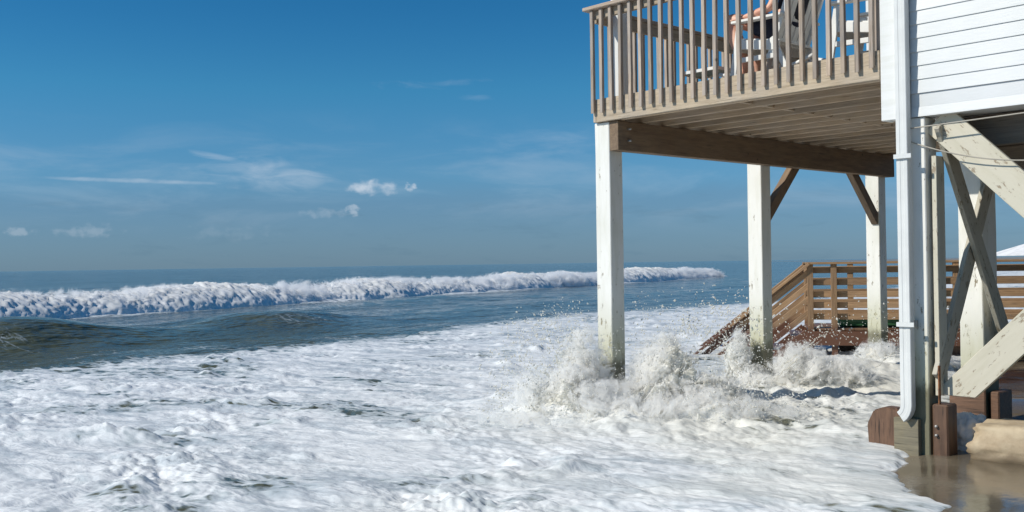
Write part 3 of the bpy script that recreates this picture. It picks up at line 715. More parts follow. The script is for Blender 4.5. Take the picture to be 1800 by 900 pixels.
def wave_mist(q0, q1, seed):
    """air full of fine spray hanging on the tumbling front, one body for each stretch of the wave"""
    m = bpy.data.materials.new('wave_mist'); m.use_nodes = True; t = NT(m.node_tree)
    for n in list(t.nt.nodes): t.nt.nodes.remove(n)
    O = t.n('ShaderNodeTexCoord').outputs['Object']; sp_ = t.n('ShaderNodeSeparateXYZ', i={0: O})
    mp = t.n('ShaderNodeMapping', i={0: O}); mp.inputs['Location'].default_value = (q0, 0, 0)
    n1 = t.n('ShaderNodeTexNoise', i={'Vector': mp.outputs[0], 'Scale': 2.2, 'Detail': 6, 'Roughness': .75, 'Distortion': .7}).outputs[0]
    y2 = t.math('POWER', t.math('DIVIDE', t.math('ADD', sp_.outputs[1], .55), 1.5), 2.0); z2 = t.math('POWER', t.math('DIVIDE', t.math('MAXIMUM', sp_.outputs[2], 0), .90), 2.0)
    n0 = t.n('ShaderNodeTexNoise', i={'Vector': mp.outputs[0], 'Scale': .22, 'Detail': 2}).outputs[0]
    E = t.math('SUBTRACT', t.math('ADD', .62, t.math('MULTIPLY', n0, .66)), t.math('SQRT', t.math('ADD', y2, z2)))
    # both ends of the stretch fade into the next one
    f = t.smooth(t.math('ADD', E, t.math('MULTIPLY', t.math('SUBTRACT', n1, .52), 2.6)), 0, .45)
    f = t.math('MULTIPLY', t.math('MULTIPLY', f, t.smooth(E, -.2, .15)), 20.0)
    pv = t.n('ShaderNodeVolumePrincipled'); pv.inputs['Color'].default_value = (.993,.993,.993,1); pv.inputs['Anisotropy'].default_value = .2
    t.L.new(f, pv.inputs['Density']); out = t.n('ShaderNodeOutputMaterial'); t.L.new(pv.outputs[0], out.inputs['Volume'])
    L = q1-q0; bm = bmesh.new(); N = 14; rings = []
    for x in (0, L-.004):
        rings.append([bm.verts.new((x, -.55+1.85*math.cos(a), 1.32*math.sin(a))) for a in [math.pi*k/N for k in range(N+1)]])
    for k in range(N): bm.faces.new((rings[0][k], rings[0][k+1], rings[1][k+1], rings[1][k]))
    bm.faces.new((rings[0][0], rings[1][0], rings[1][-1], rings[0][-1])); bm.faces.new(rings[0][::-1]); bm.faces.new(rings[1])
    bmesh.ops.recalc_face_normals(bm, faces=bm.faces)
    me = bpy.data.meshes.new('wave_mist'); bm.to_mesh(me); bm.free(); o = link('wave_mist', me, m)
    p = 30.0
    o.matrix_world = Matrix(((CC[0], CN[0], 0, p*CN[0]+q0*CC[0]), (CC[1], CN[1], 0, p*CN[1]+q0*CC[1]), (0, 0, 1, .02), (0, 0, 0, 1)))
    tag(o, 'white spray hanging on the front of the long breaking wave', 'spray', 'spray along the breaking wave', 'stuff')
for k in range(9): wave_mist(14 + 8.5*k, 14 + 8.5*(k+1), k)

# ------------------------------------------------------------------ house frame: own x runs along the front toward the house, own y inland
P0 = (1.011, 10.40, 0); RZ = R(-47.3)
deck = tag(empty('deck', P0, RZ), 'raised weathered timber deck on peeling white posts standing in the surf', 'deck')
POST_W = .20
def big_post(name, x, y, z0, z1, w=POST_W, d=POST_W, mat=None, parent=None):
    return board(name, (x, y, z0), (x, y, z1), w, d, mat or M['post'], parent, side=(1,0,0), bevel=.007, segs=10, wob=.0018)
ZB = 2.94
for (y, z0) in ((.10, -.6), (2.82, -.6), (5.70, -.6)):
    big_post('post', -.10, y, z0, ZB if y < 1 else ZB-.006, parent=deck)
bm_ = board('beam', (.062, 0.0, ZB-.15), (.062, 5.83, ZB-.15), .118, .30, M['beam'], deck, bevel=.005)
for (y, z) in ((.15, ZB-.08), (.15, ZB-.20)):
    o = cyl_between('bolt', (.12, y, z), (.165, y, z), .011, M['iron'], deck)
for (y, s) in ((2.92, 1), (5.60, -1)):
    board('knee_brace', (-.06, y-.03*s, 2.02), (-.06, y+.74*s, 2.79), .09, .13, M['beam'], deck, bevel=.004, cut0=0, cut1=0)
FX0, FX1, ZF = -.14, 2.955, 2.945
board('fascia', (FX0, -.021, ZF+.118), (FX1, -.021, ZF+.118), .038, .236, M['fascia'], deck, bevel=.004, segs=6, wob=.001)
board('side_fascia', (FX0-.021, -.04, ZF+.118), (FX0-.021, 5.92, ZF+.118), .038, .236, M['fascia'], deck, bevel=.004)
board('rear_fascia', (FX0, 5.92, ZF+.118), (FX1, 5.92, ZF+.118), .038, .236, M['fascia'], deck, bevel=.004)
y = .06
while y < 5.9:
    board('joist', (FX0+.002, y, ZF+.095), (FX1+.02, y, ZF+.095), .038, .185, M['joist'], deck, bevel=.003); y += .36
multi('blocking', [((1.42, .083+.36*k, ZF+.03), (1.46, .397+.36*k, ZF+.165)) for k in range(15)], M['joist'], deck)
board('ledger', (FX1+.03, .02, ZF+.095), (FX1+.03, 5.85, ZF+.095), .038, .185, M['beam'], deck)
multi('decking', [((x, -.035, ZF+.192), (x+.134, 5.9, ZF+.218)) for x in np.arange(FX0, FX1-.1, .14)], M['rail'], deck)
DK = ZF+.218                      # deck surface
CAP = 4.135
rail = board('front_railing', (FX0-.115, -.035, CAP-.019), (FX1, -.035, CAP-.019), .14, .038, M['rail'], deck, bevel=.005, segs=5, wob=.001)
rail2 = board('side_railing', (FX0-.045, -.10, CAP-.021), (FX0-.045, 5.95, CAP-.021), .13, .036, M['rail'], deck, bevel=.005)
def sub(parent, o):               # keep the part where it is, one level deeper
    o.parent = parent; o.matrix_parent_inverse = parent.matrix_basis.inverted(); return o
sub(rail, board('under_rail', (FX0, -.018, CAP-.085), (FX1, -.018, CAP-.085), .036, .088, M['fascia'], None))
sub(rail2, board('under_rail', (FX0-.022, 0, CAP-.10), (FX0-.022, 5.9, CAP-.10), .036, .125, M['fascia'], None))
sp = (2.905+.160)/24
for k in range(25):
    x = -.160 + sp*k
    w = random.uniform(-.004, .004)
    sub(rail, board('baluster', (x+w, -.061, ZF+.098+random.uniform(-.008,.008)), (x+random.uniform(-.004,.004), -.061 if 0 else -.058, CAP-.04), .038, .036, M['rail'], None, side=(1,0,0), bevel=.003, segs=3, wob=.0012, cut0=.7))
for k in range(43):
    yy = .12 + .135*k
    sub(rail2, board('baluster', (FX0-.061, yy, ZF+.05), (FX0-.061, yy, CAP-.04), .036, .036, M['rail'], None, side=(1,0,0), bevel=.003))
sub(rail, board('end_post', (FX1-.045, .045, DK), (FX1-.045, .045, CAP-.04), .085, .085, M['rail'], None, side=(1,0,0)))
board('roof_post', (-.10, .30, DK), (-.10, .30, 5.8), .13, .13, M['trim'], deck, side=(1,0,0), bevel=.006)
board('roof_post', (-.10, 5.7, DK), (-.10, 5.7, 5.8), .13, .13, M['trim'], deck, side=(1,0,0), bevel=.006)

# ------------------------------------------------------------------ the house
house = tag(empty('beach_house', P0, RZ), 'white sided beach house raised on tall braced piles beside the deck', 'house')
HX0, HX1, HZ = 2.965, 9.0, 2.61
def siding():
    bm = bmesh.new(); ex = .1085; nrow = 33; x0, x1 = 3.20, HX1
    def row(z, fn):
        a, b, c = fn(-.004, z+ex), fn(-.024, z+.004), fn(-.010, z)
        return a, b, c
    prev = None
    for k in range(nrow):
        z = HZ + .075 + k*ex if k else HZ
        ex_k = ex if k else .075
        pts = [(-.013 if k else -.022, z), (-.021, z+.0015), (-.0205, z+.010), (-.0125, z+ex_k)]
        vs = []
        for (yy, zz) in pts: vs.append((bm.verts.new((x0, yy, zz)), bm.verts.new((x1, yy, zz))))
        for i in range(3): bm.faces.new((vs[i][0], vs[i][1], vs[i+1][1], vs[i+1][0]))
    # body of the wall behind the laps
    for (a, b) in ((( x0, 0, HZ+.001), (x1, 7.9, 6.2)),):
        v = [bm.verts.new((X, Y, Z)) for X in (a[0], b[0]) for Y in (a[1]-.008, b[1]) for Z in (a[2], b[2])]
        for f in ((0,1,3,2),(4,6,7,5),(0,4,5,1),(2,3,7,6),(0,2,6,4),(1,5,7,3)): bm.faces.new([v[i] for i in f])
    bmesh.ops.recalc_face_normals(bm, faces=bm.faces)
    me = bpy.data.meshes.new('siding_wall'); bm.to_mesh(me); bm.free(); return link('siding_wall', me, M['siding'], house)
siding()
multi('side_wall', [((HX0+.03, .05, HZ+.004), (3.197, 7.85, 6.19))], M['siding'], house)
cb = multi('corner_board', [((HX0, -.045, HZ-.005), (3.185, -.012, 6.2)), ((HX0-.002, -.012, HZ-.003), (HX0+.026, .12, 6.19))], M['trim'], house, bevel=.004)
# downspout
DX, DY = 3.165, -.080
bm = bmesh.new()
prof = [(a*.86, b*.86) for a, b in [(-.055,-.034),(-.049,-.041),(-.018,-.042),(-.014,-.039),(.014,-.039),(.018,-.042),(.049,-.041),(.055,-.034),(.055,.034),(.049,.040),(-.049,.040),(-.055,.034)]]
path = [(0,0,6.2,0), (0,0,.34,0), (-.004,0,.315,14), (-.013,0,.290,28), (-.028,0,.268,42), (-.048,0,.250,52)]
rings = []
for i, (a, b, z, an) in enumerate(path):
    rg = []; an = R(an)
    for (u, v) in prof:
        rg.append(bm.verts.new((DX+a+u*math.cos(an), DY+b+v, z-u*math.sin(an))))
    rings.append(rg)
for i in range(len(rings)-1):
    for k in range(len(prof)): bm.faces.new((rings[i][k], rings[i][(k+1)%len(prof)], rings[i+1][(k+1)%len(prof)], rings[i+1][k]))
bmesh.ops.recalc_face_normals(bm, faces=bm.faces)
me = bpy.data.meshes.new('downspout'); bm.to_mesh(me); bm.free()
ds = link('downspout', me, M['downspout'], house)
so = ds.modifiers.new('t', 'SOLIDIFY'); so.thickness = .004
for z in (.98, 2.3): board('strap', (DX-.058, DY-.05, z), (DX+.085, DY-.05, z), .012, .035, M['downspout'], ds, bevel=.001)
multi('strap_end', [((3.185, -.045, .955), (3.222, -.003, 1.01))], M['iron'], ds)
# piles under the house
pc = big_post('corner_pile', 3.205, .10, -.5, HZ-.004, w=.19, parent=house)
multi('pile_foot', [((3.03, -.055, -.4), (3.232, -.002, .235))], M['oldpost'], house)
ft = board('scab_block', (3.385, .075, -.3), (3.385, .075, .36), .125, .17, M['stub'], house, side=(1,0,0), bevel=.012, cut1=-.0)
for z in (.12, .19): cyl_between('bolt', (3.36, -.002, z), (3.36, -.030, z), .012, M['iron'], house)
board('sister_plank', (3.345, .12, .42), (3.345, .12, 2.3), .038, .14, M['brace'], house, side=(1,0,0), bevel=.003)
board('rusty_strap', (3.372, .02, .33), (3.372, .02, .66), .010, .032, M['rust'], house, side=(1,0,0))
big_post('pile', 3.215, 1.14, -.3, HZ-.004, w=.20, d=.30, parent=house)
multi('pile_scab', [((3.342, 1.02, -.3), (3.42, 1.30, .36)), ((3.02, .965, -.3), (3.33, .985, .42))], M['stub'], house, bevel=.01)
big_post('pile', 1.35, 5.6, -.3, HZ+.25, w=.20, d=.16, parent=house)
big_post('pile', 3.215, 4.6, -.3, HZ-.004, parent=house)
for x in (5.9, 8.6):
    for yy in (.10, 1.14, 4.6): big_post('pile', x, yy, -.3, HZ-.004, parent=house)
# braces in the front plane
board('brace', (3.37, .085, 2.585), (5.80, .085, .18), .042, .25, M['brace'], house, bevel=.004, segs=8, wob=.001)
board('brace', (3.44, .135, .42), (5.80, .135, 2.99-.25), .042, .235, M['brace'], house, bevel=.004, cut0=-1.0, segs=8, wob=.001)
# braces running inland
board('cross_brace', (3.345, .06, .55), (3.345, 1.16, 2.28), .04, .16, M['brace2'], house, bevel=.004)
board('cross_brace', (3.395, .06, 2.55), (3.395, 1.34, .68), .04, .16, M['brace2'], house, bevel=.004)
# floor frame above
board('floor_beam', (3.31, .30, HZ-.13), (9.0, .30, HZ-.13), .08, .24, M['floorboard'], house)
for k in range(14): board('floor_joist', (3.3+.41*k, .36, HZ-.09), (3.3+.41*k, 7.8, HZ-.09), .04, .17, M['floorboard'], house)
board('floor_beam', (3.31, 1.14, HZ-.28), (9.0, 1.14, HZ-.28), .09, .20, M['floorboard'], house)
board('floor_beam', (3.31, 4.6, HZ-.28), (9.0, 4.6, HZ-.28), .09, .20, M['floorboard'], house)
# roof out of frame, simple and real
multi('roof', [((-.5, -.5, 6.21), (9.4, 8.3, 6.33))], M['floorboard'], house)

def w2(x, y, z):                 # house frame to world
    c, s = math.cos(RZ), math.sin(RZ); return (P0[0]+x*c-y*s, P0[1]+x*s+y*c, z)
def sag(a, b, d, n=14):
    a, b = Vector(a), Vector(b)
    return [a.lerp(b, t/n) - Vector((0,0,d*4*(t/n)*(1-t/n))) for t in range(n+1)]
tag(tube('cable', sag(w2(3.2,-.05,2.52), w2(6.2,-.03,2.60), .0), .0055, M['cable'], n=6), 'taut pale cable strung straight just under the siding edge', 'cable')
tag(tube('cable', sag(w2(3.15,-.03,2.44), w2(4.1,.02,2.20), .05)+sag(w2(4.1,.02,2.20), w2(5.7,.04,2.3), .06)[1:], .005, M['cable'], n=6), 'thin slack cable drooping across the upper cream brace', 'cable')

# broken treated stub beside the corner pile
bm = bmesh.new()
outl = [(-.15,0),( -.155,.20),(-.10,.315),(-.02,.345),(.09,.34),(.135,.30),(.14,0)]
for dy_ in (0, .14):
    pass
fr = [bm.verts.new((x+random.uniform(-.004,.004), 0, z)) for x, z in outl]; bk = [bm.verts.new((x*.96, .16, z*.985)) for x, z in outl]
bm.faces.new(fr); bm.faces.new(bk[::-1])
for i in range(len(outl)): bm.faces.new((fr[i], bk[i], bk[(i+1)%len(outl)], fr[(i+1)%len(outl)]))
bmesh.ops.recalc_face_normals(bm, faces=bm.faces)
bmesh.ops.bevel(bm, geom=list(bm.edges), offset=.01, segments=2, affect='EDGES')
me = bpy.data.meshes.new('timber_stub'); bm.to_mesh(me); bm.free()
# grain runs up the stub: keep the mesh's own X vertical
me.transform(Matrix.Rotation(R(90), 4, 'Y'))
st = link('timber_stub', me, M['stub'])
st.matrix_world = Matrix.Translation(w2(2.93, .02, -.05)) @ Matrix.Rotation(RZ+R(8), 4, 'Z') @ Matrix.Rotation(R(-90), 4, 'Y')
tag(st, 'reddish brown rotten timber stub with clipped corners left of the downspout', 'timber')

# ------------------------------------------------------------------ sandbag and foam pile
def blob(name, loc, size, mat, seed, rz=0, flat=.5, amp=.12, sub_=5, box=.5, seam=False):
    bm = bmesh.new(); bmesh.ops.create_icosphere(bm, subdivisions=sub_, radius=1)
    co_ = np.array([v.co for v in bm.verts])
    mx = np.max(np.abs(co_), axis=1)[:, None]; co_ = co_*(1-box) + co_/mx*box
    n = fbm(co_[:,0]*1.6+seed, co_[:,1]*1.6, co_[:,2]*1.6, o=4)[:, None]
    co_ = co_*(1+amp*n)
    if seam: co_ = co_*(1+.030*perlin(co_[:,0]*3.0, co_[:,1]*3, co_[:,2]*9.0)+.016*perlin(co_[:,0]*14, co_[:,1]*8, co_[:,2]*5))[:, None]
    if seam: co_[:, :] *= (1-.035*np.exp(-((co_[:,0]-.1-.03*perlin(co_[:,2]*3,seed))/.03)**2))[:, None]
    co_ = co_*np.array(size)
    for v, c in zip(bm.verts, co_): v.co = c
    me = bpy.data.meshes.new(name); bm.to_mesh(me); bm.free()
    o = link(name, me, mat, smooth=True); o.location = loc; o.rotation_euler = (0, 0, rz); return o
tag(blob('sandbag', w2(4.14, .36, .03), (.62, .34, .225), M['bag'], 3, RZ+R(6), amp=.10, box=.62, seam=True), 'big tan sand filled bag lying in front of the piles at the right edge', 'sandbag')
tag(blob('foam_pile', w2(3.40, .46, .05), (.15, .20, .19), M['wavefoam'], 9, RZ, amp=.25, box=.1), 'white heap of sea foam caught between the piles and the sandbag', 'foam', kind='stuff')

# ------------------------------------------------------------------ walkway and stairs to the beach
WA = math.atan2(-.24, .97)
wk = tag(empty('beach_walkway', (4.63, 16.0, 0), WA), 'brown wooden walkway with rail fence and steps going down into the surf', 'walkway')
WZ, RT = .42, 1.455
LEN = 9.0
def wpost(x, y, z0=-.8, z1=RT-.03, w=.09): return board('post', (x, y, z0), (x, y, z1), w, w, M['stair'], wk, side=(1,0,0))
for x in (.045, .40, 1.9, 3.4, 4.9, 6.4, 7.9): wpost(x, .0)
for x in (.045, .75, 2.4, 4.0, 5.6): wpost(x, 1.35)
board('cap_rail', (-.02, -.01, RT-.015), (LEN, -.01, RT-.015), .14, .034, M['stair'], wk)
board('cap_rail', (-.02, 1.36, RT-.015), (LEN, 1.36, RT-.015), .14, .034, M['stair'], wk)
for i, z in enumerate((1.33, 1.14, .95, .78, .60)):
    board('rail', (.02, .062, z), (LEN, .062, z), .034, .092, M['stair'], wk, bevel=.003)
    board('rail', (.02, 1.30, z), (LEN, 1.30, z), .034, .10, M['stair'], wk, bevel=.003)
multi('floor', [((x, -.02, WZ-.035), (x+.134, 1.42, WZ)) for x in np.arange(0, LEN-.1, .14)], M['stair'], wk)
board('skirt', (-.02, -.07, WZ-.15), (LEN, -.07, WZ-.15), .04, .22, M['stair'], wk)
board('skirt', (-.02, 1.44, WZ-.15), (LEN, 1.44, WZ-.15), .04, .22, M['stair'], wk)
board('underfloor_shade', (.5, .7, .0), (LEN, .7, .0), .1, .5, M['stub'], wk)  # dark board added to stand in for the shade below the floor
for x in (1.0, 2.2, 4.2, 6.2, 8.2): board('pile', (x, .25, -.8), (x, .25, WZ-.05), .2, .2, M['stub'], wk, side=(1,0,0))
sl = 1.49/1.84; SLn = 2.75
def slope(y, z, name, w, h): return board(name, (.03, y, z), (-SLn, y, z - SLn*sl), w, h, M['stair'], wk, bevel=.004)
for y in (-.03, 1.38):
    slope(y, RT-.02, 'stair_cap', .13, .04)
    for z in (1.31, 1.10, .89, .68): slope(y+.02, z, 'stair_rail', .034, .085)
    slope(y, WZ-.12, 'stringer', .045, .26)
for k in range(7):
    x = -.12-.28*k; z = WZ - .20*(k+.6)*1.12
    board('step', (x, -.02, z), (x, 1.36, z), .27, .04, M['stair'], wk)
for x in (-.95, -1.75): board('post', (x, .06, -.9), (x, .06, RT+x*sl-.05), .09, .09, M['stair'], wk, side=(1,0,0))
tb = blob('plastic_tub', (0,0,0), (.62, .22, .10), M['green'], 4, 0, amp=.03, sub_=4, box=.7)
tb.location = (4.63+1.15, 16.0+.25, WZ+.10); tb.rotation_euler = (0,0,WA)
tag(tb, 'long low green plastic tub lying on the walkway behind the rails', 'tub')
# white canvas canopy beyond the walkway, far right
cn = tag(empty('canopy', (11.6, 22.0, 0), R(10)), 'white sloping canvas canopy beyond the walkway at the right edge', 'canopy')
bm = bmesh.new(); ap = bm.verts.new((1.5, 0, 2.3)); cs = [bm.verts.new(c) for c in ((-.6,-1.3,1.54),(3.0,-1.3,1.54),(3.0,1.3,1.54),(-.6,1.3,1.54))]
for i in range(4): bm.faces.new((cs[i], cs[(i+1)%4], ap))
me = bpy.data.meshes.new('canvas_roof'); bm.to_mesh(me); bm.free(); cr = link('canvas_roof', me, M['canvas'], cn); so = cr.modifiers.new('t','SOLIDIFY'); so.thickness = .02
for c in ((-.5,-1.2),(2.9,-1.2),(2.9,1.2),(-.5,1.2)): cyl_between('pole', (c[0],c[1],-.3), (c[0],c[1],1.56), .025, M['iron'], cn)

# ------------------------------------------------------------------ chairs (own -x is the way the sitter faces)
def make_chair(rz):
    t = empty('rocking_chair', (0,0,0), rz)
    Wd = .56
    for s in (-1, 1):
        y = s*Wd/2
        board('front_leg', (-.285, y, .03), (-.205, y, .50), .03, .062, M['chair'], t, side=(0,1,0), bevel=.003)
        board('rear_leg', (.27, y, .045), (.06, y, .0) if 0 else (.13, y, .33), .03, .055, M['chair'], t, side=(0,1,0), bevel=.003)
        board('back_post', (.10, y*.93, .18), (.46, y*.93, 1.12), .03, .05, M['chair'], t, side=(0,1,0), bevel=.003)
        board('armrest', (-.27, y*1.04, .525), (.25, y*1.04, .515), .085, .024, M['chair'], t, bevel=.003)
        board('side_rail', (-.26, y*.97, .33), (.20, y*.97, .25), .028, .085, M['chair'], t, bevel=.003)
        board('side_stretcher', (-.26, y, .175), (.20, y, .165), .024, .045, M['chair'], t, bevel=.003)
        pts = [(-.44 + .98*k/12, y, .018 + .30*((k/12-.45)**2)) for k in range(13)]
        tube('rocker', pts, .018, M['chair'], t, 6)
    sl_ = []
    bm = bmesh.new()
    def slab(c, dx, dz_ang, ly, lx, th):
        m = Matrix.Translation(c) @ Matrix.Rotation(dz_ang, 4, 'Y')
        v = [bm.verts.new(m @ Vector((x*lx/2, y*ly/2, z*th/2))) for x in (-1,1) for y in (-1,1) for z in (-1,1)]
        for f in ((0,1,3,2),(4,6,7,5),(0,4,5,1),(2,3,7,6),(0,2,6,4),(1,5,7,3)): bm.faces.new([v[i] for i in f])
    for k in range(7): slab(Vector((-.24+.068*k, 0, .375-.012*k)), 0, R(10), Wd-.02, .058, .018)
    bmesh.ops.recalc_face_normals(bm, faces=bm.faces); me = bpy.data.meshes.new('seat'); bm.to_mesh(me); bm.free(); link('seat', me, M['chair'], t)
    bm = bmesh.new()
    a = math.atan2(.36, .94)
    for k in range(6):
        y = -.20+.08*k; m = Matrix.Translation((.125, y, .27)) @ Matrix.Rotation(a, 4, 'Y')
        v = [bm.verts.new(m @ Vector((x*.009, yy*.034, z))) for x in (-1,1) for yy in (-1,1) for z in (0, .93)]
        for f in ((0,1,3,2),(4,6,7,5),(0,4,5,1),(2,3,7,6),(0,2,6,4),(1,5,7,3)): bm.faces.new([v[i] for i in f])
    bmesh.ops.recalc_face_normals(bm, faces=bm.faces); me = bpy.data.meshes.new('backrest'); bm.to_mesh(me); bm.free(); link('backrest', me, M['chair'], t)
    for (x, z) in ((.13, .30), (.45, 1.08)): board('back_crosspiece', (x+.02, -.26, z), (x+.02, .26, z), .03, .06, M['chair'], t, bevel=.003)
    board('front_stretcher', (-.245, -.28, .30), (-.245, .28, .30), .025, .08, M['chair'], t, bevel=.003)
    return t
ch = make_chair(RZ); ch.location = w2(1.74, .38, DK)
tag(ch, 'white wooden rocking chair with the seated person in it', 'chair', 'white rocking chairs on the deck')
c2 = copy_tree(ch); c2.location = w2(2.66, .46, DK); c2.rotation_euler = (0,0,RZ+R(6)); c2['label'] = 'empty white rocking chair directly behind the sitter\'s chair'
c3 = copy_tree(ch); c3.location = w2(2.45, 1.75, DK); c3.rotation_euler = (0,0,RZ-R(8)); c3['label'] = 'white rocking chair farthest back on the deck, half hidden by the wall corner'
# low side table
tt = tag(empty('side_table', w2(1.02, .32, DK), RZ), 'low white table with a greenish glass top left of the sitter\'s feet', 'table')
multi('table_top', [((-.21,-.16,.165),(.21,.16,.175))], M['bowl'], tt, bevel=.002)
multi('rim', [((-.22,-.17,.15),(.22,-.161,.18)), ((-.22,.161,.15),(.22,.17,.18)), ((-.22,-.16,.15),(-.211,.16,.18)), ((.211,-.16,.15),(.22,.16,.18))], M['chair'], tt, bevel=.001)
for x in (-.2,.2):
    for y in (-.15,.15): cyl_between('leg', (x,y,0), (x*.95,y*.95,.165), .01, M['chair'], tt)

# ------------------------------------------------------------------ the sitter
def skin_body(name, joints, edges, mat, parent, root=0, lv=2):
    me = bpy.data.meshes.new(name); me.from_pydata([j[0] for j in joints], edges, [])
    o = link(name, me, mat, parent)
    sk = o.modifiers.new('s', 'SKIN'); sk.use_smooth_shade = True
    for i, j in enumerate(joints):
        r = j[1]; me.skin_vertices[0].data[i].radius = r if isinstance(r, tuple) else (r, r); me.skin_vertices[0].data[i].use_root = (i == root)
    su = o.modifiers.new('u', 'SUBSURF'); su.levels = lv; su.render_levels = lv
    return o
pe = empty('person', w2(1.74, .38, DK), RZ)
tag(pe, 'person in dark shirt and shorts leaning back on the deck, bare knees raised', 'person')
# own -x forward, seat at .37
J = [((.10,0,.47),(.14,.11)), ((.16,0,.62),(.14,.10)), ((.24,0,.82),(.15,.11)), ((.29,0,.96),(.12,.09)), ((.31,0,1.04),.055), ((.31,0,1.10),.055), ((.30,0,1.20),(.085,.10)), ((.30,0,1.30),(.065,.08))]
E = [(0,1),(1,2),(2,3),(3,4),(4,5),(5,6),(6,7)]
for s in (-1, 1):
    b = len(J)
    kx = -.385 if s < 0 else -.33; fx = -.30 if s < 0 else -.36
    J += [((.06, s*.10, .45), .085), ((-.17, s*.13, .52), .078), ((kx-.02, s*.14, .62), .080), ((kx, s*.14, .54), .072), ((kx+.05, s*.14, .38), .074), ((fx+.04, s*.14, .20), .048), ((fx+.05, s*.14, .10), .036), ((fx+.0, s*.145, .055), .036), ((fx-.12, s*.155, .045), (.042,.022)), ((fx-.17, s*.16, .04), (.034,.016))]
    E += [(0,b)] + [(b+i, b+i+1) for i in range(9)]
    b = len(J)
    J += [((.28, s*.17, .94), .062), ((.20, s*.255, .78), .048), ((.13, s*.285, .60), .040), ((.0, s*.290, .575), .040), ((-.12, s*.288, .562), .028), ((-.17, s*.288, .556), (.034,.018)), ((-.215, s*.288, .552), (.036,.014))]
    E += [(3,b)] + [(b+i, b+i+1) for i in range(6)]
    for fi, (dy_, ln) in enumerate(((-.027,.060),(-.009,.070),(.009,.065),(.026,.050))):
        k = len(J); J += [((-.245, s*.288+dy_, .552), .0085), ((-.245-ln*.6, s*.288+dy_*1.15, .548), .008), ((-.245-ln, s*.288+dy_*1.2, .536), .0065)]
        E += [(b+6, k), (k, k+1), (k+1, k+2)]
    k = len(J); J += [((-.185, s*.288-s*.045, .55), .010), ((-.225, s*.288-s*.062, .545), .008)]; E += [(b+5, k), (k, k+1)]
skin_body('body', J, E, M['skin'], pe)
def cloth(name, js, es, mat): return skin_body(name, js, es, mat, pe)
cloth('shirt', [((.12,0,.50),(.165,.135)), ((.17,0,.64),(.165,.128)), ((.24,0,.82),(.175,.135)), ((.285,0,.945),(.145,.11)), ((.30,0,1.0),(.075,.07)),
      ((.28,.18,.93),.082), ((.22,.245,.82),.070), ((.28,-.18,.93),.082), ((.22,-.245,.82),.070)], [(0,1),(1,2),(2,3),(3,4),(3,5),(5,6),(3,7),(7,8)], M['shirt'])
cloth('shorts', [((.10,0,.455),(.165,.125)), ((.12,0,.52),(.165,.13)), ((.05,.10,.45),.108), ((-.10,.125,.495),.100), ((-.17,.132,.52),.097), ((.05,-.10,.45),.108), ((-.10,-.125,.495),.100), ((-.17,-.132,.52),.097)],
      [(0,1),(0,2),(2,3),(3,4),(0,5),(5,6),(6,7)], M['shorts'])
cloth('hair', [((.335,0,1.20),(.098,.11)), ((.325,0,1.30),(.085,.09)), ((.30,0,1.345),(.05,.06))], [(0,1),(1,2)], M['hair'])
def ell(name, c, s, mat, par):
    bm = bmesh.new(); bmesh.ops.create_uvsphere(bm, u_segments=12, v_segments=8, radius=1)
    for v in bm.verts: v.co = Vector((v.co.x*s[0]+c[0], v.co.y*s[1]+c[1], v.co.z*s[2]+c[2]))
    me = bpy.data.meshes.new(name); bm.to_mesh(me); bm.free(); return link(name, me, mat, par, smooth=True)
for s in (-1,1): ell('eye', (.215, s*.032, 1.235), (.012,.013,.010), M['shirt'], pe); ell('ear', (.30, s*.092, 1.22), (.02,.01,.032), M['skin'], pe)
ell('nose', (.203, 0, 1.205), (.02,.014,.028), M['skin'], pe); ell('mouth', (.215, 0, 1.165), (.010,.024,.006), M['rust'], pe)

# ------------------------------------------------------------------ light and sky
SUN_EL, ax, ay = R(38), -.967, -.254
sun = bpy.data.lights.new('sun', 'SUN'); sun.energy = 4.2; sun.angle = R(.5); sun.color = (1, .95, .86)
so = bpy.data.objects.new('sun', sun); COL.objects.link(so)
hd = Vector((ax, ay, 0)).normalized(); sd = Vector((hd.x*math.cos(SUN_EL), hd.y*math.cos(SUN_EL), math.sin(SUN_EL)))
so.rotation_euler = (-sd).to_track_quat('-Z', 'Y').to_euler(); so.location = (-10, -5, 20)

W = bpy.data.worlds.new('World'); S.world = W; W.use_nodes = True
t = NT(W.node_tree); bg = t.nt.nodes['Background']
sky = t.n('ShaderNodeTexSky', sky_type='NISHITA'); sky.sun_disc = False
sky.sun_elevation = SUN_EL; sky.sun_rotation = math.atan2(hd.x, hd.y); sky.air_density = 1.0; sky.dust_density = .3; sky.ozone_density = 3.0
tc = t.n('ShaderNodeTexCoord'); sx = t.n('ShaderNodeSeparateXYZ', i={0: tc.outputs['Generated']})
az = t.math('ARCTAN2', sx.outputs[0], sx.outputs[1]); el = t.math('ARCSINE', sx.outputs[2])
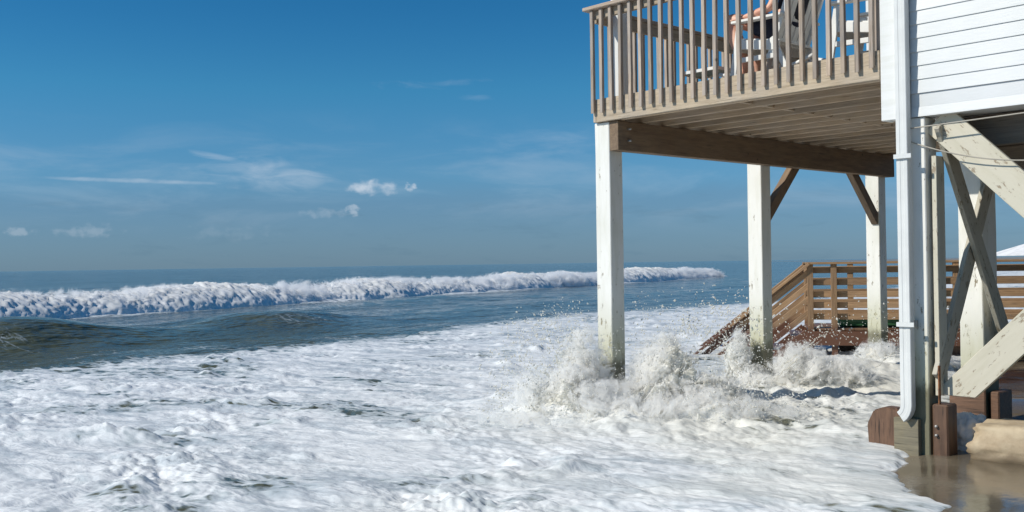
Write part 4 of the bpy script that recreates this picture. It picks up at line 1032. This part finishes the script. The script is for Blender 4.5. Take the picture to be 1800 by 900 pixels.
# clear polarised-looking blue: deepen the sky, hold the horizon down
elr = t.smooth(el, 0.0, .30)
tint = t.ramp(elr, [(0.0, (.31,.51,.82)), (.22, (.31,.61,.87)), (.6, (.21,.66,.88)), (1.0, (.115,.56,.83))])
col = t.mix(1.0, sky.outputs[0], tint, 'MULTIPLY')
AE = t.n('ShaderNodeCombineXYZ', i={0: az, 1: t.math('MULTIPLY', el, 1.0)}).outputs[0]
def cl_noise(sx_, sy_, detail=6, rough=.6, dist=0.0, off=0.0):
    mp = t.n('ShaderNodeMapping', i={0: AE}); mp.inputs['Scale'].default_value = (sx_, sy_, 1); mp.inputs['Location'].default_value = (off, off*.7, 0)
    return t.n('ShaderNodeTexNoise', i={'Vector': mp.outputs[0], 'Scale': 1.0, 'Detail': detail, 'Roughness': rough, 'Distortion': dist}).outputs[0]
nW = cl_noise(14, 70, 7, .62, .4, 3.1); nP = cl_noise(95, 120, 4, .5, .2, 7.7); nF = cl_noise(6, 26, 6, .6, .5, 1.2); nM = cl_noise(22, 90, 5, .55, .8, 5.2)
def patch(a0, e0, ra, re, noise, soft, gain, tilt=0.0, k=1.4):
    da = t.math('SUBTRACT', az, a0); de = t.math('SUBTRACT', t.math('SUBTRACT', el, e0), t.math('MULTIPLY', da, tilt))
    d2 = t.math('ADD', t.math('POWER', t.math('ABSOLUTE', t.math('DIVIDE', da, ra)), 2.0), t.math('POWER', t.math('ABSOLUTE', t.math('DIVIDE', de, re)), 2.0))
    v = t.math('SUBTRACT', t.math('ADD', t.math('SUBTRACT', 1.0, d2), t.math('MULTIPLY', t.math('SUBTRACT', noise, .5), k*3.6)), 0.0)
    return t.math('MULTIPLY', t.smooth(v, 0.0, soft*2.0), gain)
cl = [patch(-.235, .088, .075, .019, nM, 1.4, .62, -.06, .7), patch(-.265, .101, .045, .004, nM, 1.0, .30, -.20, .8),
      patch(-.355, .0815, .10, .0026, nM, .8, .36, -.02, .7),
      patch(-.1395, .0765, .022, .0085, nP, .8, .66, 0, .8), patch(-.120, .0755, .013, .0070, nP, .8, .60, 0, .8), patch(-.0985, .0765, .0075, .0046, nP, .6, .52),
      patch(-.155, .054, .0085, .0055, nP, .6, .34), patch(-.175, .052, .03, .006, nP, .9, .16),
      patch(-.07, .176, .065, .0052, nM, 1.2, .15, .04), patch(-.035, .163, .022, .0040, nM, 1.2, .13),
      patch(.02, .115, .09, .018, nW, 1.6, .17, .05), patch(.0, .092, .12, .010, nW, 1.5, .10),
      patch(-.452, .035, .016, .0045, nP, .8, .22), patch(-.395, .035, .028, .0075, nP, .9, .18), patch(-.27, .033, .05, .008, nP, 1.0, .07)]
dens = cl[0]
for c in cl[1:]: dens = t.math('MAXIMUM', dens, c)
haze = t.math('MULTIPLY', t.math('MULTIPLY', t.smooth(t.math('ADD', el, t.math('MULTIPLY', t.math('SUBTRACT', nF, .5), .05)), .085, .055), t.smooth(el, -.02, .0)), .35)
col = t.mix(haze, col, (1.45, 2.55, 3.95))
veil = t.math('MULTIPLY', t.math('MULTIPLY', t.smooth(nF, .44, .70), t.math('MULTIPLY', t.smooth(el, .02, .06), t.smooth(el, .16, .09))), .16)
col = t.mix(veil, col, (5.5, 6.3, 7.2))
darkb = t.math('MULTIPLY', t.math('MULTIPLY', t.smooth(nW, .52, .70), t.smooth(el, .075, .05)), .22)
col = t.mix(darkb, col, (1.0, 2.0, 2.9))
col = t.mix(dens, col, (7.0, 7.6, 8.4))
t.L.new(col, bg.inputs[0]); bg.inputs[1].default_value = .10

S.view_settings.view_transform = 'Standard'; S.view_settings.look = 'None'; S.view_settings.gamma = 1; S.view_settings.exposure = 0
S.view_settings.use_curve_mapping = False
S.cycles.max_bounces = 12; S.cycles.volume_bounces = 10; S.cycles.volume_step_rate = .12; S.cycles.diffuse_bounces = 5; S.cycles.transmission_bounces = 8; S.cycles.use_denoising = True
